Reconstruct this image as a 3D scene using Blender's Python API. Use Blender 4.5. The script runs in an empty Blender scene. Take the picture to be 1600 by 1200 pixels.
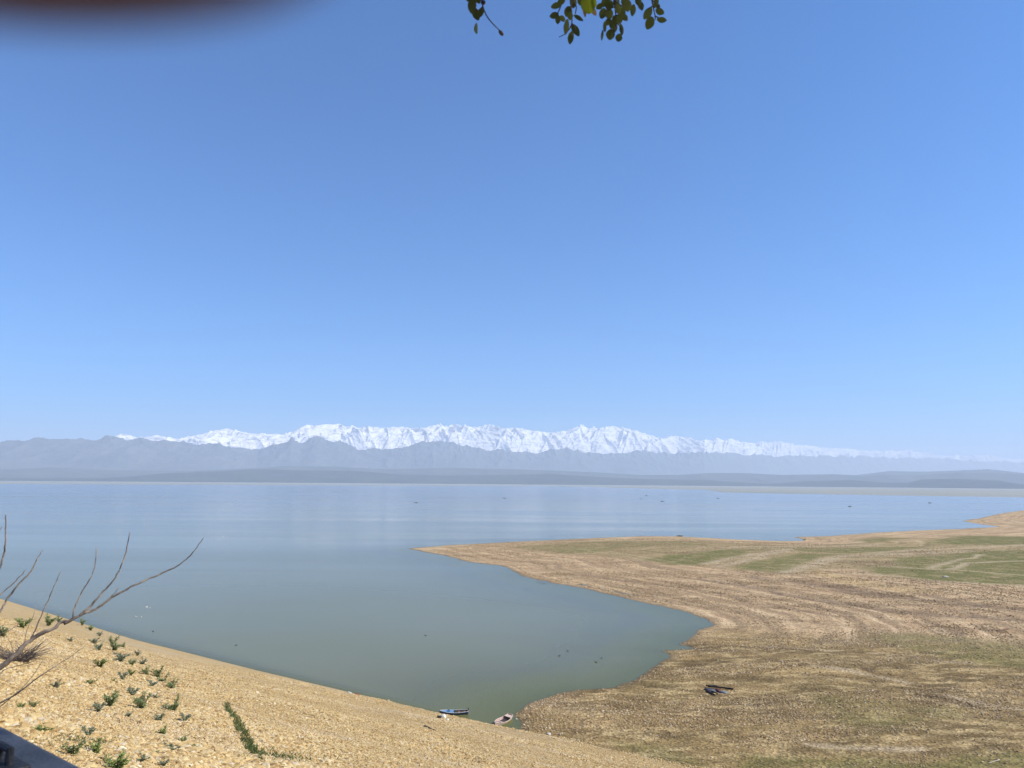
import bpy, bmesh, math, random
import numpy as np
from mathutils import Vector, Matrix

random.seed(11)
rng = np.random.default_rng(7)
R = math.radians
scene = bpy.context.scene
COL = scene.collection

# ------------------------------------------------------------------ camera
F_PX, PITCH, ROLL, CAM_H = 1186.0, R(7.4), R(0.43), 40.0
cam_data = bpy.data.cameras.new("camera")
cam = bpy.data.objects.new("camera", cam_data)
COL.objects.link(cam)
cam.location = (0, 0, CAM_H)
cam.matrix_world = Matrix.Translation((0, 0, CAM_H)) @ Matrix.Rotation(math.pi / 2 + PITCH, 4, 'X') @ Matrix.Rotation(ROLL, 4, 'Z')
cam_data.sensor_fit = 'HORIZONTAL'
cam_data.sensor_width = 36.0
cam_data.lens = 36.0 * F_PX / 1600.0
cam_data.clip_start = 0.004
cam_data.clip_end = 400000.0
cam_data.dof.use_dof = True            # a phone lens: 3 mm of real aperture
cam_data.dof.focus_distance = 120.0
cam_data.dof.aperture_fstop = cam_data.lens / 3.0
scene.camera = cam

# ------------------------------------------------------------------ world, sun, exposure
SUN_EL, SUN_AZ = R(40), R(96)          # azimuth measured clockwise from +Y
world = bpy.data.worlds.new("World")
scene.world = world
world.use_nodes = True
wn = world.node_tree
sky = wn.nodes.new('ShaderNodeTexSky')
sky.sky_type = 'NISHITA'
sky.sun_disc = False
sky.sun_elevation = SUN_EL
sky.sun_rotation = SUN_AZ
sky.altitude = 1500
sky.air_density = 1.0
sky.dust_density = 3.0
sky.ozone_density = 0.0
bg = wn.nodes['Background']
bg.inputs['Strength'].default_value = 0.115
tint = wn.nodes.new('ShaderNodeMix')
tint.data_type = 'RGBA'
tint.blend_type = 'MULTIPLY'
tint.inputs['Factor'].default_value = 1.0
tint.inputs[7].default_value = (0.130, 0.500, 0.93, 1)      # drier, deeper blue air overhead
wn.links.new(sky.outputs[0], tint.inputs[6])
wn.links.new(tint.outputs[2], bg.inputs['Color'])

sun_dir = Vector((math.sin(SUN_AZ) * math.cos(SUN_EL), math.cos(SUN_AZ) * math.cos(SUN_EL), math.sin(SUN_EL)))
sd_ = bpy.data.lights.new("sun", 'SUN')
sd_.energy = 3.6
sd_.angle = R(0.5)
sd_.color = (1.0, 0.93, 0.85)
sun = bpy.data.objects.new("sun", sd_)
COL.objects.link(sun)
sun.rotation_euler = sun_dir.to_track_quat('Z', 'Y').to_euler()
sun.location = (300, 60, 300)

scene.view_settings.view_transform = 'Standard'
scene.view_settings.look = 'None'
scene.view_settings.gamma = 1.0
scene.view_settings.exposure = 0.82
scene.render.engine = 'CYCLES'
scene.cycles.use_denoising = True
scene.cycles.max_bounces = 6
scene.cycles.volume_bounces = 1
scene.cycles.transparent_max_bounces = 16

# ------------------------------------------------------------------ small helpers
cp, sp, cr, sr = math.cos(PITCH), math.sin(PITCH), math.cos(ROLL), math.sin(ROLL)

def ray(px, py):
    """viewing direction through a point of the 1600x1200 photograph (used to survey where things stand)"""
    a = (px - 800.0) / F_PX
    b = (600.0 - py) / F_PX
    x = a * cr - b * sr
    y = a * sr + b * cr
    return np.array([x, cp - y * sp, sp + y * cp])

def flat(px, py, z=0.0):
    d = ray(px, py)
    t = (z - CAM_H) / d[2]
    return (d[0] * t, d[1] * t)

def at_dist(px, py, dist):
    d = ray(px, py)
    d = d / np.linalg.norm(d)
    return Vector((d[0] * dist, d[1] * dist, CAM_H + d[2] * dist))

def tag(o, label=None, cat=None, group=None, kind=None):
    if label: o['label'] = label
    if cat: o['category'] = cat
    if group: o['group'] = group
    if kind: o['kind'] = kind
    return o

def link(name, mesh, mat=None, parent=None, smooth=False):
    o = bpy.data.objects.new(name, mesh)
    COL.objects.link(o)
    if mat: mesh.materials.append(mat)
    if parent: o.parent = parent
    if smooth:
        mesh.polygons.foreach_set('use_smooth', [True] * len(mesh.polygons))
    return o

def empty(name, loc, rz=0.0):
    o = bpy.data.objects.new(name, None)
    o.empty_display_size = 0.2
    COL.objects.link(o)
    o.location = loc
    o.rotation_euler = (0, 0, rz)
    return o

def mesh_np(name, verts, faces):
    m = bpy.data.meshes.new(name)
    nv, nf = len(verts), len(faces)
    k = faces.shape[1]
    m.vertices.add(nv)
    m.vertices.foreach_set('co', np.asarray(verts, dtype=np.float32).ravel())
    m.loops.add(nf * k)
    m.loops.foreach_set('vertex_index', np.asarray(faces, dtype=np.int32).ravel())
    m.polygons.add(nf)
    m.polygons.foreach_set('loop_start', np.arange(0, nf * k, k, dtype=np.int32))
    m.update(calc_edges=True)
    m.validate()
    return m

def attr(mesh, name, values):
    a = mesh.attributes.new(name, 'FLOAT', 'POINT')
    a.data.foreach_set('value', np.asarray(values, dtype=np.float32).ravel())

def grid_faces(nr, nc, wrap=False):
    i = np.arange(nr - 1)[:, None]
    j = np.arange(nc if wrap else nc - 1)[None, :]
    j2 = (j + 1) % nc
    a = i * nc + j; b = i * nc + j2; c = (i + 1) * nc + j2; d = (i + 1) * nc + j
    return np.stack([a, b, c, d], -1).reshape(-1, 4)

# value noise
def _hash(ix, iy, seed):
    h = (ix.astype(np.int64) * 374761393 + iy.astype(np.int64) * 668265263 + seed * 974634777) & 0xffffffff
    h = ((h ^ (h >> 13)) * 1274126177) & 0xffffffff
    h = h ^ (h >> 16)
    return (h & 0xffff) / 65535.0

def vnoise(x, y, seed=0):
    ix = np.floor(x); iy = np.floor(y)
    fx = x - ix; fy = y - iy
    fx = fx * fx * fx * (fx * (fx * 6 - 15) + 10); fy = fy * fy * fy * (fy * (fy * 6 - 15) + 10)
    a = _hash(ix, iy, seed); b = _hash(ix + 1, iy, seed)
    c = _hash(ix, iy + 1, seed); d = _hash(ix + 1, iy + 1, seed)
    return (a * (1 - fx) + b * fx) * (1 - fy) + (c * (1 - fx) + d * fx) * fy

def fbm(x, y, octs=4, seed=0, gain=0.5):
    s = 0; amp = 1; tot = 0
    for k in range(octs):
        s = s + amp * vnoise(x * 2 ** k + 17.3 * k, y * 2 ** k - 9.1 * k, seed + k)
        tot += amp; amp *= gain
    return s / tot

def ridged(x, y, octs=5, seed=0, gain=0.5):
    s = 0; amp = 1; tot = 0
    for k in range(octs):
        n = 1 - np.abs(2 * vnoise(x * 2 ** k + 31.7 * k, y * 2 ** k - 5.3 * k, seed + k) - 1)
        s = s + amp * n * n
        tot += amp; amp *= gain
    return s / tot

def smooth01(t):
    t = np.clip(t, 0, 1)
    return t * t * (3 - 2 * t)

def poly_dist(x, y, pts, closed):
    d2 = np.full(x.shape, 1e18)
    n = len(pts)
    for k in range(n if closed else n - 1):
        ax, ay = pts[k]; bx, by = pts[(k + 1) % n]
        ex, ey = bx - ax, by - ay
        L = ex * ex + ey * ey + 1e-9
        t = np.clip(((x - ax) * ex + (y - ay) * ey) / L, 0, 1)
        d2 = np.minimum(d2, (x - ax - t * ex) ** 2 + (y - ay - t * ey) ** 2)
    return np.sqrt(d2)

def poly_in(x, y, pts):
    inside = np.zeros(x.shape, bool)
    n = len(pts)
    for k in range(n):
        ax, ay = pts[k]; bx, by = pts[(k + 1) % n]
        if ay == by: continue
        c = ((ay > y) != (by > y)) & (x < (bx - ax) * (y - ay) / (by - ay) + ax)
        inside ^= c
    return inside

def signed(x, y, pts):
    d = poly_dist(x, y, pts, True)
    return np.where(poly_in(x, y, pts), d, -d)

# ------------------------------------------------------------------ material helpers
class NT:
    def __init__(self, name):
        self.m = bpy.data.materials.new(name)
        self.m.use_nodes = True
        self.t = self.m.node_tree
        self.n = self.t.nodes
        self.bsdf = self.n.get('Principled BSDF')
        self.out = self.n.get('Material Output')
        self._pos = None
    def node(self, kind, **kw):
        nd = self.n.new(kind)
        for k, v in kw.items(): setattr(nd, k, v)
        return nd
    def l(self, a, b): self.t.links.new(a, b)
    def setin(self, sock, v):
        if hasattr(v, 'default_value') or isinstance(v, bpy.types.NodeSocket): self.l(v, sock)
        else: sock.default_value = v
    def pos(self):
        if self._pos is None: self._pos = self.node('ShaderNodeNewGeometry').outputs['Position']
        return self._pos
    def objco(self):
        return self.node('ShaderNodeTexCoord').outputs['Object']
    def attr(self, name):
        return self.node('ShaderNodeAttribute', attribute_name=name).outputs['Fac']
    def noise(self, scale, detail=4, rough=0.55, vec=None, dist=0.0):
        nd = self.node('ShaderNodeTexNoise')
        nd.inputs['Scale'].default_value = scale
        nd.inputs['Detail'].default_value = detail
        nd.inputs['Roughness'].default_value = rough
        nd.inputs['Distortion'].default_value = dist
        self.l(vec if vec is not None else self.pos(), nd.inputs['Vector'])
        return nd.outputs['Fac']
    def voro(self, scale, feature='F1', out='Distance', vec=None, rand=1.0):
        nd = self.node('ShaderNodeTexVoronoi', feature=feature)
        nd.inputs['Scale'].default_value = scale
        nd.inputs['Randomness'].default_value = rand
        self.l(vec if vec is not None else self.pos(), nd.inputs['Vector'])
        return nd.outputs[out]
    def mapping(self, scale=(1, 1, 1), rot=(0, 0, 0), vec=None):
        nd = self.node('ShaderNodeMapping')
        nd.inputs['Scale'].default_value = scale
        nd.inputs['Rotation'].default_value = rot
        self.l(vec if vec is not None else self.pos(), nd.inputs['Vector'])
        return nd.outputs[0]
    def ramp(self, fac, stops):
        nd = self.node('ShaderNodeValToRGB')
        e = nd.color_ramp.elements
        while len(e) < len(stops): e.new(0.5)
        for el, (p, c) in zip(e, stops):
            el.position = p
            el.color = (*c, 1) if len(c) == 3 else c
        self.l(fac, nd.inputs[0])
        return nd.outputs['Color']
    def math(self, op, a, b=None, clamp=False):
        nd = self.node('ShaderNodeMath', operation=op, use_clamp=clamp)
        self.setin(nd.inputs[0], a)
        if b is not None: self.setin(nd.inputs[1], b)
        return nd.outputs[0]
    def rng(self, v, a, b, c=0.0, d=1.0):
        nd = self.node('ShaderNodeMapRange')
        self.l(v, nd.inputs['Value'])
        for s, q in zip(('From Min', 'From Max', 'To Min', 'To Max'), (a, b, c, d)): nd.inputs[s].default_value = q
        return nd.outputs['Result']
    def mix(self, fac, a, b, blend='MIX'):
        nd = self.node('ShaderNodeMix', data_type='RGBA', blend_type=blend)
        self.setin(nd.inputs['Factor'], fac)
        for s, v in ((nd.inputs[6], a), (nd.inputs[7], b)):
            if isinstance(v, tuple): s.default_value = (*v, 1) if len(v) == 3 else v
            else: self.l(v, s)
        return nd.outputs[2]
    def bump(self, h, strength=0.5, dist=0.05, normal=None):
        nd = self.node('ShaderNodeBump')
        nd.inputs['Strength'].default_value = strength
        nd.inputs['Distance'].default_value = dist
        self.l(h, nd.inputs['Height'])
        if normal is not None: self.l(normal, nd.inputs['Normal'])
        return nd.outputs[0]
    def done(self, color=None, rough=0.8, normal=None, spec=0.3, **kw):
        b = self.bsdf
        if color is not None:
            if isinstance(color, tuple): b.inputs['Base Color'].default_value = (*color, 1)
            else: self.l(color, b.inputs['Base Color'])
        self.setin(b.inputs['Roughness'], rough)
        b.inputs['Specular IOR Level'].default_value = spec
        if normal is not None: self.l(normal, b.inputs['Normal'])
        for k, v in kw.items(): self.setin(b.inputs[k], v)
        return self.m

def worn(name, col, rough=0.7, scale=6.0, amount=0.35, bump=0.15, spec=0.3):
    """paint, wood or cloth with uneven wear in object space"""
    t = NT(name)
    co = t.objco()
    n = t.noise(scale, 5, 0.6, co)
    n2 = t.noise(scale * 7, 3, 0.6, co)
    dark = tuple(c * (1 - amount) for c in col)
    lite = tuple(min(1, c * (1 + amount * 0.7) + 0.01) for c in col)
    c = t.mix(t.rng(n, 0.3, 0.7), dark, lite)
    c = t.mix(t.rng(n2, 0.35, 0.75, 0, 0.4), c, tuple(x * 0.8 for x in col))
    return t.done(c, rough, t.bump(n2, bump, 0.02), spec)

# ------------------------------------------------------------------ survey of the place
NX, NY = 0.61, 0.7924                    # outward normal of the dam face
S_KEYS = [-900, -296, -242, -197, -145, -118, -92, -82, -68, -49, 30, 600]
P_KEYS = [104, 103.4, 101.3, 99.3, 100.3, 101.4, 102.6, 103.3, 105.0, 106, 108, 112]

def dam_ps(x, y):
    return NX * x + NY * y, NY * x - NX * y

def dam_h(x, y):
    p, s = dam_ps(x, y)
    p0 = np.interp(s, S_KEYS, P_KEYS)
    h = 36.4 * (1 - (p - 1.4) / (p0 - 1.4))
    h = h - 0.9 * np.sin(np.pi * np.clip((p - 1.4) / (p0 - 1.4), 0, 1))
    h = np.where(p < 1.4, 36.4 + 0 * p, h)
    h = np.where(p < 0.52, 38.2 + 0 * p, h)
    wob = (fbm(x * 0.16, y * 0.16, 4, 5) - 0.5) * 0.6 * smooth01((p - 2.0) / 6.0)
    wob = wob + (fbm(x * 0.9, y * 0.9, 3, 15) - 0.5) * 0.14 * smooth01((p - 2.0) / 6.0)
    return np.maximum(h + wob * smooth01((h + 1.0) / 6.0), -14.0)

SHORE = [(812, 1139), (806, 1115), (815, 1101), (840, 1092), (870, 1086), (900, 1079), (930, 1075), (955, 1072), (985, 1060),
         (1010, 1048), (1040, 1038), (1052, 1030), (1055, 1023), (1040, 1018.5), (1060, 1017), (1092, 1013), (1072, 1009), (1055, 1006.5),
         (1068, 1001), (1075, 992), (1086, 984), (1118, 977), (1108, 967), (1080, 958), (1040, 949), (1000, 940), (950, 928), (900, 918),
         (850, 908), (815, 900), (797, 892), (790, 884.5), (765, 882), (740, 879), (700, 870), (665, 862), (640, 857), (700, 852),
         (800, 847), (900, 842), (1000, 838), (1060, 838), (1150, 843), (1220, 845.5), (1259, 845.5), (1252, 842), (1242, 839.5),
         (1300, 837.5), (1370, 832), (1430, 829), (1500, 826.5), (1562, 823), (1530, 819), (1503, 814), (1530, 810), (1560, 803), (1600, 797)]
LAND = [flat(*p) for p in SHORE] + [(1500, 1500), (3200, 1700), (3600, -400), (60, -300), (20, 100), (2, 124)]
FAR_AZ, FAR_D = [], []
for px, py in [(-400, 755.5), (0, 756), (400, 758), (700, 759.3), (850, 759.6), (960, 762), (1050, 764.5), (1100, 765.5), (1130, 769.5), (1300, 772.5), (1450, 775), (1600, 777), (1800, 779)]:
    q = flat(px, py)
    FAR_AZ.append(math.atan2(q[0], q[1])); FAR_D.append(math.hypot(*q))

def land_sd(x, y):
    wx = x + (fbm(x * 0.08, y * 0.08, 3, 41) - 0.5) * 5.0
    wy = y + (fbm(x * 0.08, y * 0.08, 3, 42) - 0.5) * 5.0
    return signed(wx, wy, LAND)

STRIPE = [([(1100, 902), (1194, 917), (1319, 942), (1444, 958), (1600, 971), (1800, 985)], 3.2, 1.0),
          ([(1178, 900), (1287, 914), (1366, 927), (1475, 938), (1600, 952), (1800, 970)], 4.5, 1.0),
          ([(1060, 912), (1225, 946), (1303, 958)], 1.6, 0.8),
          ([(870, 891), (1000, 905), (1120, 915), (1200, 927)], 1.8, 0.55),
          ([(900, 905), (1020, 928), (1200, 958), (1400, 985)], 1.6, 0.5),
          ([(980, 893), (1130, 905), (1240, 912)], 1.6, 0.5),
          ([(1200, 938), (1400, 968), (1600, 992)], 1.4, 0.5),
          ([(700, 862), (800, 872), (900, 880)], 2.5, 0.35),
          ([(1180, 1018), (1222, 1028)], 0.9, 0.8), ([(1240, 1048), (1320, 1060), (1380, 1066)], 0.6, 0.6),
          ([(1340, 1042), (1372, 1053), (1410, 1056)], 0.7, 0.8), ([(1460, 1090), (1540, 1106), (1600, 1118)], 0.9, 0.6),
          ([(1520, 810), (1600, 812)], 6, 0.7), ([(1540, 816), (1600, 818)], 5, 0.5)]
GRASS = [([(800, 853), (1060, 843), (1250, 850), (1437, 845), (1640, 838), (1640, 902), (1337, 890), (1222, 893), (1130, 887), (1000, 872), (880, 862)], 0.5),
         ([(998, 871), (1120, 860), (1225, 855), (1178, 866), (1120, 877), (1082, 884), (1026, 880)], 1.0),
         ([(1134, 886), (1231, 864), (1316, 867), (1275, 880), (1219, 896), (1147, 889)], 0.95),
         ([(1378, 883), (1400, 872), (1506, 863), (1640, 857), (1700, 922), (1600, 916), (1537, 913), (1444, 907), (1366, 896), (1337, 888)], 1.0),
         ([(1437, 847), (1497, 837), (1640, 837), (1640, 851), (1537, 853), (1475, 850)], 1.0),
         ([(1334, 842), (1381, 838), (1431, 839), (1391, 847), (1350, 847)], 0.9),
         ([(1172, 861), (1256, 855), (1369, 854), (1475, 855), (1412, 861), (1366, 864), (1319, 866), (1240, 861)], 0.95),
         ([(795, 853), (901, 844), (1120, 844), (1120, 853), (995, 856), (914, 864), (839, 860)], 0.75),
         ([(1343, 986), (1403, 989), (1547, 1002), (1640, 1007), (1640, 1044), (1521, 1036), (1403, 1012), (1351, 999)], 0.6),
         ([(1250, 1080), (1400, 1095), (1500, 1110), (1500, 1130), (1370, 1135), (1300, 1115)], 0.4),
         ([(1180, 1165), (1272, 1167), (1416, 1175), (1640, 1189), (1700, 1230), (1120, 1230)], 0.6),
         ([(980, 1140), (1060, 1150), (1130, 1190), (1040, 1195)], 0.45)]
TRACK = [([(1100, 855), (1237, 852), (1369, 851)], 4), ([(1366, 863), (1475, 858), (1600, 852), (1700, 849)], 3.5),
         ([(1222, 896), (1275, 880), (1319, 869), (1412, 866), (1506, 861)], 4.5), ([(1100, 880), (1178, 866), (1234, 857)], 3),
         ([(1125, 886), (1180, 872), (1234, 858)], 3), ([(1378, 886), (1460, 891), (1490, 892), (1600, 900), (1700, 908)], 1.8),
         ([(1456, 889), (1490, 877), (1537, 867)], 2), ([(1487, 891), (1512, 881), (1600, 877), (1700, 876)], 2.4),
         ([(1347, 896), (1397, 900), (1459, 908), (1600, 917), (1700, 926)], 2.0),
         ([(1180, 1000), (1300, 1012), (1420, 1026), (1520, 1032)], 0.5), ([(1270, 1036), (1330, 1048), (1420, 1068)], 1.2),
         ([(1272, 1160), (1340, 1168), (1460, 1178)], 0.9), ([(1490, 1090), (1540, 1100), (1600, 1110)], 1.3)]
SAND = [([(1247, 892), (1275, 891), (1381, 912), (1480, 925), (1412, 923), (1319, 912)], 1.0),
        ([(1060, 1088), (1085, 1080), (1110, 1082), (1085, 1092), (1050, 1098)], 1.0), ([(950, 1113), (975, 1110), (980, 1116), (958, 1118)], 1.0),
        ([(1210, 992), (1240, 985), (1262, 992), (1240, 998)], 0.6), ([(1225, 1035), (1290, 1038), (1330, 1048), (1250, 1043)], 0.6),
        ([(1180, 1150), (1230, 1152), (1310, 1168), (1220, 1162)], 0.5), ([(1460, 1062), (1540, 1068), (1600, 1082), (1500, 1078)], 0.6)]
COVE = [(1000, 1000), (1118, 974), (1200, 982), (1350, 1000), (1500, 1006), (1700, 1022), (1900, 1100), (1900, 1500), (700, 1500), (700, 1150)]
flats = lambda pts: [flat(p[0], p[1], 1.9 if p[1] < 960 else 1.3) for p in pts]

def line_mask(x, y, items, soft=0.6):
    out = np.zeros(x.shape)
    wx = x + (fbm(x * 0.05, y * 0.05, 3, 61) - 0.5) * 8
    wy = y + (fbm(x * 0.05, y * 0.05, 3, 62) - 0.5) * 8
    for it in items:
        pts, w = it[0], it[1]
        k = it[2] if len(it) > 2 else 1.0
        d = poly_dist(wx, wy, flats(pts), False)
        out = np.maximum(out, k * np.exp(-(d / w) ** 2))
    return out

def zone_mask(x, y, items, soft):
    out = np.zeros(x.shape)
    wx = x + (fbm(x * 0.04, y * 0.04, 4, 71) - 0.5) * 13
    wy = y + (fbm(x * 0.04, y * 0.04, 4, 72) - 0.5) * 13
    for pts, k in items:
        s = signed(wx, wy, flats(pts))
        r = np.hypot(x, y)
        out = np.maximum(out, k * smooth01(0.5 + s / (soft * r / 200)))
    return out

def ground_height(x, y, parts=False):
    x = np.asarray(x, float); y = np.asarray(y, float)
    r = np.hypot(x, y); az = np.arctan2(x, y)
    dam = dam_h(x, y)
    near = r < 4200
    sdv = np.full(x.shape, -400.0)
    sdv[near] = land_sd(x[near], y[near])
    # gentle beach with small relict shore terraces
    s = np.maximum(sdv, 0)
    u = s / 11.0
    terr = (np.floor(u) + smooth01((u - np.floor(u) - 0.6) / 0.4)) * 11.0
    s2 = 0.45 * s + 0.55 * terr
    up = 2.3 * (1 - np.exp(-s2 * 0.03 / 2.3)) + 0.05 * np.minimum(s, 3)
    up = up + smooth01(s / 14) * ((fbm(x * 0.03, y * 0.03, 4, 3) - 0.5) * 1.1 + (fbm(x * 0.4, y * 0.4, 3, 4) - 0.5) * 0.22)
    dn = np.maximum(sdv * 0.040, -12.0)
    h = np.where(sdv > 0, up, dn)
    fd = np.interp(az, FAR_AZ, FAR_D) * (1 + (fbm(az * 60, az * 0 + 2.2, 3, 9) - 0.5) * 0.03)
    e = r - fd
    far = np.where(e > 0, np.minimum(0.4 + e * 0.0008, 6.0), np.maximum(e * 0.02, -12.0))
    h = np.maximum(h, far)
    tot = np.maximum(h, dam)
    if parts: return tot, dam, h, sdv, e
    return tot

def ground_z(x, y):
    return float(ground_height(np.array([x]), np.array([y]))[0])

def on_ground(px, py, near=1.0, far=1500.0):
    """first point of the terrain seen through a photo point, by marching along the line of sight"""
    d = ray(px, py); d = d / math.hypot(d[0], d[1])
    rr = np.geomspace(near, far, 2500)
    z = CAM_H + d[2] * rr
    g = ground_height(d[0] * rr, d[1] * rr)
    k = np.argmax(z < g)
    a, b = rr[max(k - 1, 0)], rr[k]
    rr = np.linspace(a, b, 60)
    z = CAM_H + d[2] * rr
    g = ground_height(d[0] * rr, d[1] * rr)
    q = rr[np.argmax(z < g)]
    return Vector((d[0] * q, d[1] * q, float(ground_height(np.array([d[0] * q]), np.array([d[1] * q]))[0])))

# ------------------------------------------------------------------ ground: one sheet out to the horizon
def build_ground():
    az = np.concatenate([np.radians(np.arange(-180, -44, 3.0)), np.radians(np.arange(-44, 44.01, 0.1)), np.radians(np.arange(46, 179, 3.0))])
    rr = np.concatenate([np.geomspace(0.4, 6, 24)[:-1], np.geomspace(6, 1500, 900)[:-1], np.geomspace(1500, 95000, 150)])
    A, RR = np.meshgrid(az, rr)
    x = RR * np.sin(A); y = RR * np.cos(A)
    xf, yf = x.ravel(), y.ravel()
    h, dam, land, sdv, e = ground_height(xf, yf, True)
    near = (RR.ravel() < 2600) & (np.abs(A.ravel()) < R(50)) & (land > -0.6) & (dam < land + 1)
    dark = np.zeros(h.shape); green = np.zeros(h.shape); track = np.zeros(h.shape); sand = np.zeros(h.shape); cove = np.zeros(h.shape)
    xs, ys = xf[near], yf[near]
    dark[near] = line_mask(xs, ys, STRIPE)
    green[near] = zone_mask(xs, ys, GRASS, 7)
    track[near] = line_mask(xs, ys, TRACK)
    sand[near] = zone_mask(xs, ys, SAND, 4)
    cove[near] = zone_mask(xs, ys, [(COVE, 1.0)], 22)
    h = np.where(near & (sdv > 4), h - 0.35 * dark, h)
    v = np.stack([xf, yf, h], -1)
    f = grid_faces(len(rr), len(az), wrap=True)
    m = mesh_np('ground', v, f)
    attr(m, 'dark', dark); attr(m, 'green', green); attr(m, 'track', track); attr(m, 'sand', sand); attr(m, 'cove', cove)
    attr(m, 'bank', smooth01((dam - land) / 0.25 + 0.5))
    attr(m, 'shore', np.clip(sdv, -50, 50))
    attr(m, 'contour', np.clip(sdv, -5, 900))
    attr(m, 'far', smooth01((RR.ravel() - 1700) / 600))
    o = link('ground', m, ground_material(), smooth=True)
    tag(o, kind='structure', label='stony lake shore and gravel dam face with patches of short grass')
    return o

def ground_material():
    t = NT('ground')
    p = t.pos()
    # dam face: yellow river gravel
    vc = t.voro(9.0, out='Color', vec=p)
    sep = t.node('ShaderNodeSeparateColor'); t.l(vc, sep.inputs[0])
    bankc = t.ramp(sep.outputs[0], [(0.0, (0.30, 0.19, 0.085)), (0.35, (0.46, 0.30, 0.115)), (0.7, (0.55, 0.38, 0.16)), (1.0, (0.62, 0.48, 0.26))])
    big = t.noise(0.09, 5, 0.6)
    bankc = t.mix(t.rng(big, 0.42, 0.7, 0, 0.55), bankc, (0.52, 0.41, 0.27))
    fine = t.noise(0.9, 4, 0.65)
    bankc = t.mix(t.rng(fine, 0.5, 0.75, 0, 0.5), bankc, (0.34, 0.235, 0.12))
    # flats: pinkish shingle
    st = t.mapping((0.045, 0.100, 0.3), (0, 0, R(8)))
    streak = t.noise(1.0, 5, 0.62, st, 0.6)
    st2 = t.mapping((0.16, 0.36, 1.0), (0, 0, R(10)))
    streak2 = t.noise(1.0, 4, 0.6, st2, 0.4)
    # old waterlines: bands that follow the shore
    px_ = t.node('ShaderNodeSeparateXYZ'); t.l(p, px_.inputs[0])
    cv = t.node('ShaderNodeCombineXYZ')
    t.l(t.math('MULTIPLY', t.attr('contour'), 0.26), cv.inputs[0])
    t.l(t.math('MULTIPLY', px_.outputs[0], 0.010), cv.inputs[1])
    t.l(t.math('MULTIPLY', px_.outputs[1], 0.010), cv.inputs[2])
    lines = t.noise(1.0, 4, 0.65, cv.outputs[0], 0.25)
    grain = t.noise(1.3, 4, 0.75)
    vg = t.voro(2.2, out='Color'); sg = t.node('ShaderNodeSeparateColor'); t.l(vg, sg.inputs[0])
    land = t.mix(t.rng(streak, 0.34, 0.66), (0.36, 0.23, 0.115), (0.56, 0.39, 0.205))
    land = t.mix(t.rng(lines, 0.49, 0.62, 0, 0.85), land, (0.29, 0.195, 0.105))
    land = t.mix(t.rng(lines, 0.46, 0.34, 0, 0.6), land, (0.66, 0.48, 0.28))
    # cove: olive brown silt and cobbles
    covec = t.mix(t.rng(streak, 0.36, 0.66), (0.130, 0.085, 0.032), (0.325, 0.215, 0.086))
    covec = t.mix(t.rng(streak2, 0.49, 0.62, 0, 0.9), covec, (0.45, 0.32, 0.145))
    olive = t.noise(0.035, 5, 0.65)
    covec = t.mix(t.rng(olive, 0.5, 0.72, 0, 0.45), covec, (0.19, 0.145, 0.052))
    land = t.mix(t.attr('cove'), land, covec)
    land = t.mix(t.math('MULTIPLY', t.attr('sand'), 0.75), land, (0.50, 0.34, 0.15))
    gn = t.noise(0.12, 5, 0.7)
    g = t.math('MULTIPLY', t.attr('green'), t.rng(gn, 0.30, 0.54, 0.35, 1.0), clamp=True)
    greenc = t.mix(t.rng(t.noise(0.5, 4, 0.7), 0.35, 0.65), (0.118, 0.114, 0.028), (0.200, 0.178, 0.055))
    land = t.mix(g, land, greenc)
    dk = t.math('MULTIPLY', t.attr('dark'), t.rng(t.noise(0.6, 5, 0.75), 0.35, 0.62, 0.15, 1.0), clamp=True)
    land = t.mix(t.math('MULTIPLY', dk, 0.92), land, (0.125, 0.085, 0.055))
    land = t.mix(t.math('MULTIPLY', t.attr('track'), 0.8), land, (0.45, 0.34, 0.20))
    # cobbles: each its own tone
    tone = t.rng(sg.outputs[0], 0, 1, 0.72, 1.3)
    tone = t.math('MULTIPLY', tone, t.rng(grain, 0.3, 0.7, 0.72, 1.28))
    cc = t.node('ShaderNodeCombineColor')
    for i in range(3): t.l(tone, cc.inputs[i])
    land = t.mix(1.0, land, cc.outputs[0], 'MULTIPLY')
    # wet margin
    wet = t.rng(t.attr('shore'), 0.2, 2.6, 0.55, 0.0)
    land = t.mix(wet, land, (0.10, 0.073, 0.042))
    land = t.mix(t.rng(t.attr('shore'), -0.1, -1.2, 0.0, 0.85), land, (0.26, 0.25, 0.060))
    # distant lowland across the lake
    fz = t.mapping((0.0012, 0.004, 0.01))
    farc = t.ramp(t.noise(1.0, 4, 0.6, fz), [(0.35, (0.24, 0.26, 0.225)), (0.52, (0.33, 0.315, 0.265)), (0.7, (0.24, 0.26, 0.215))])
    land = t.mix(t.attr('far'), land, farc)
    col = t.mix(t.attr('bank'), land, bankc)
    h = t.voro(9.0)
    hh = t.math('MULTIPLY', h, t.attr('bank'))
    b1 = t.bump(hh, 1.0, 0.10)
    h2 = t.math('MULTIPLY', t.math('ADD', t.voro(2.2), grain), t.math('SUBTRACT', 1.0, t.attr('bank')))
    b2 = t.bump(h2, 0.6, 0.24, b1)
    return t.done(col, 0.95, b2, 0.15)

ground = build_ground()

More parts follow.
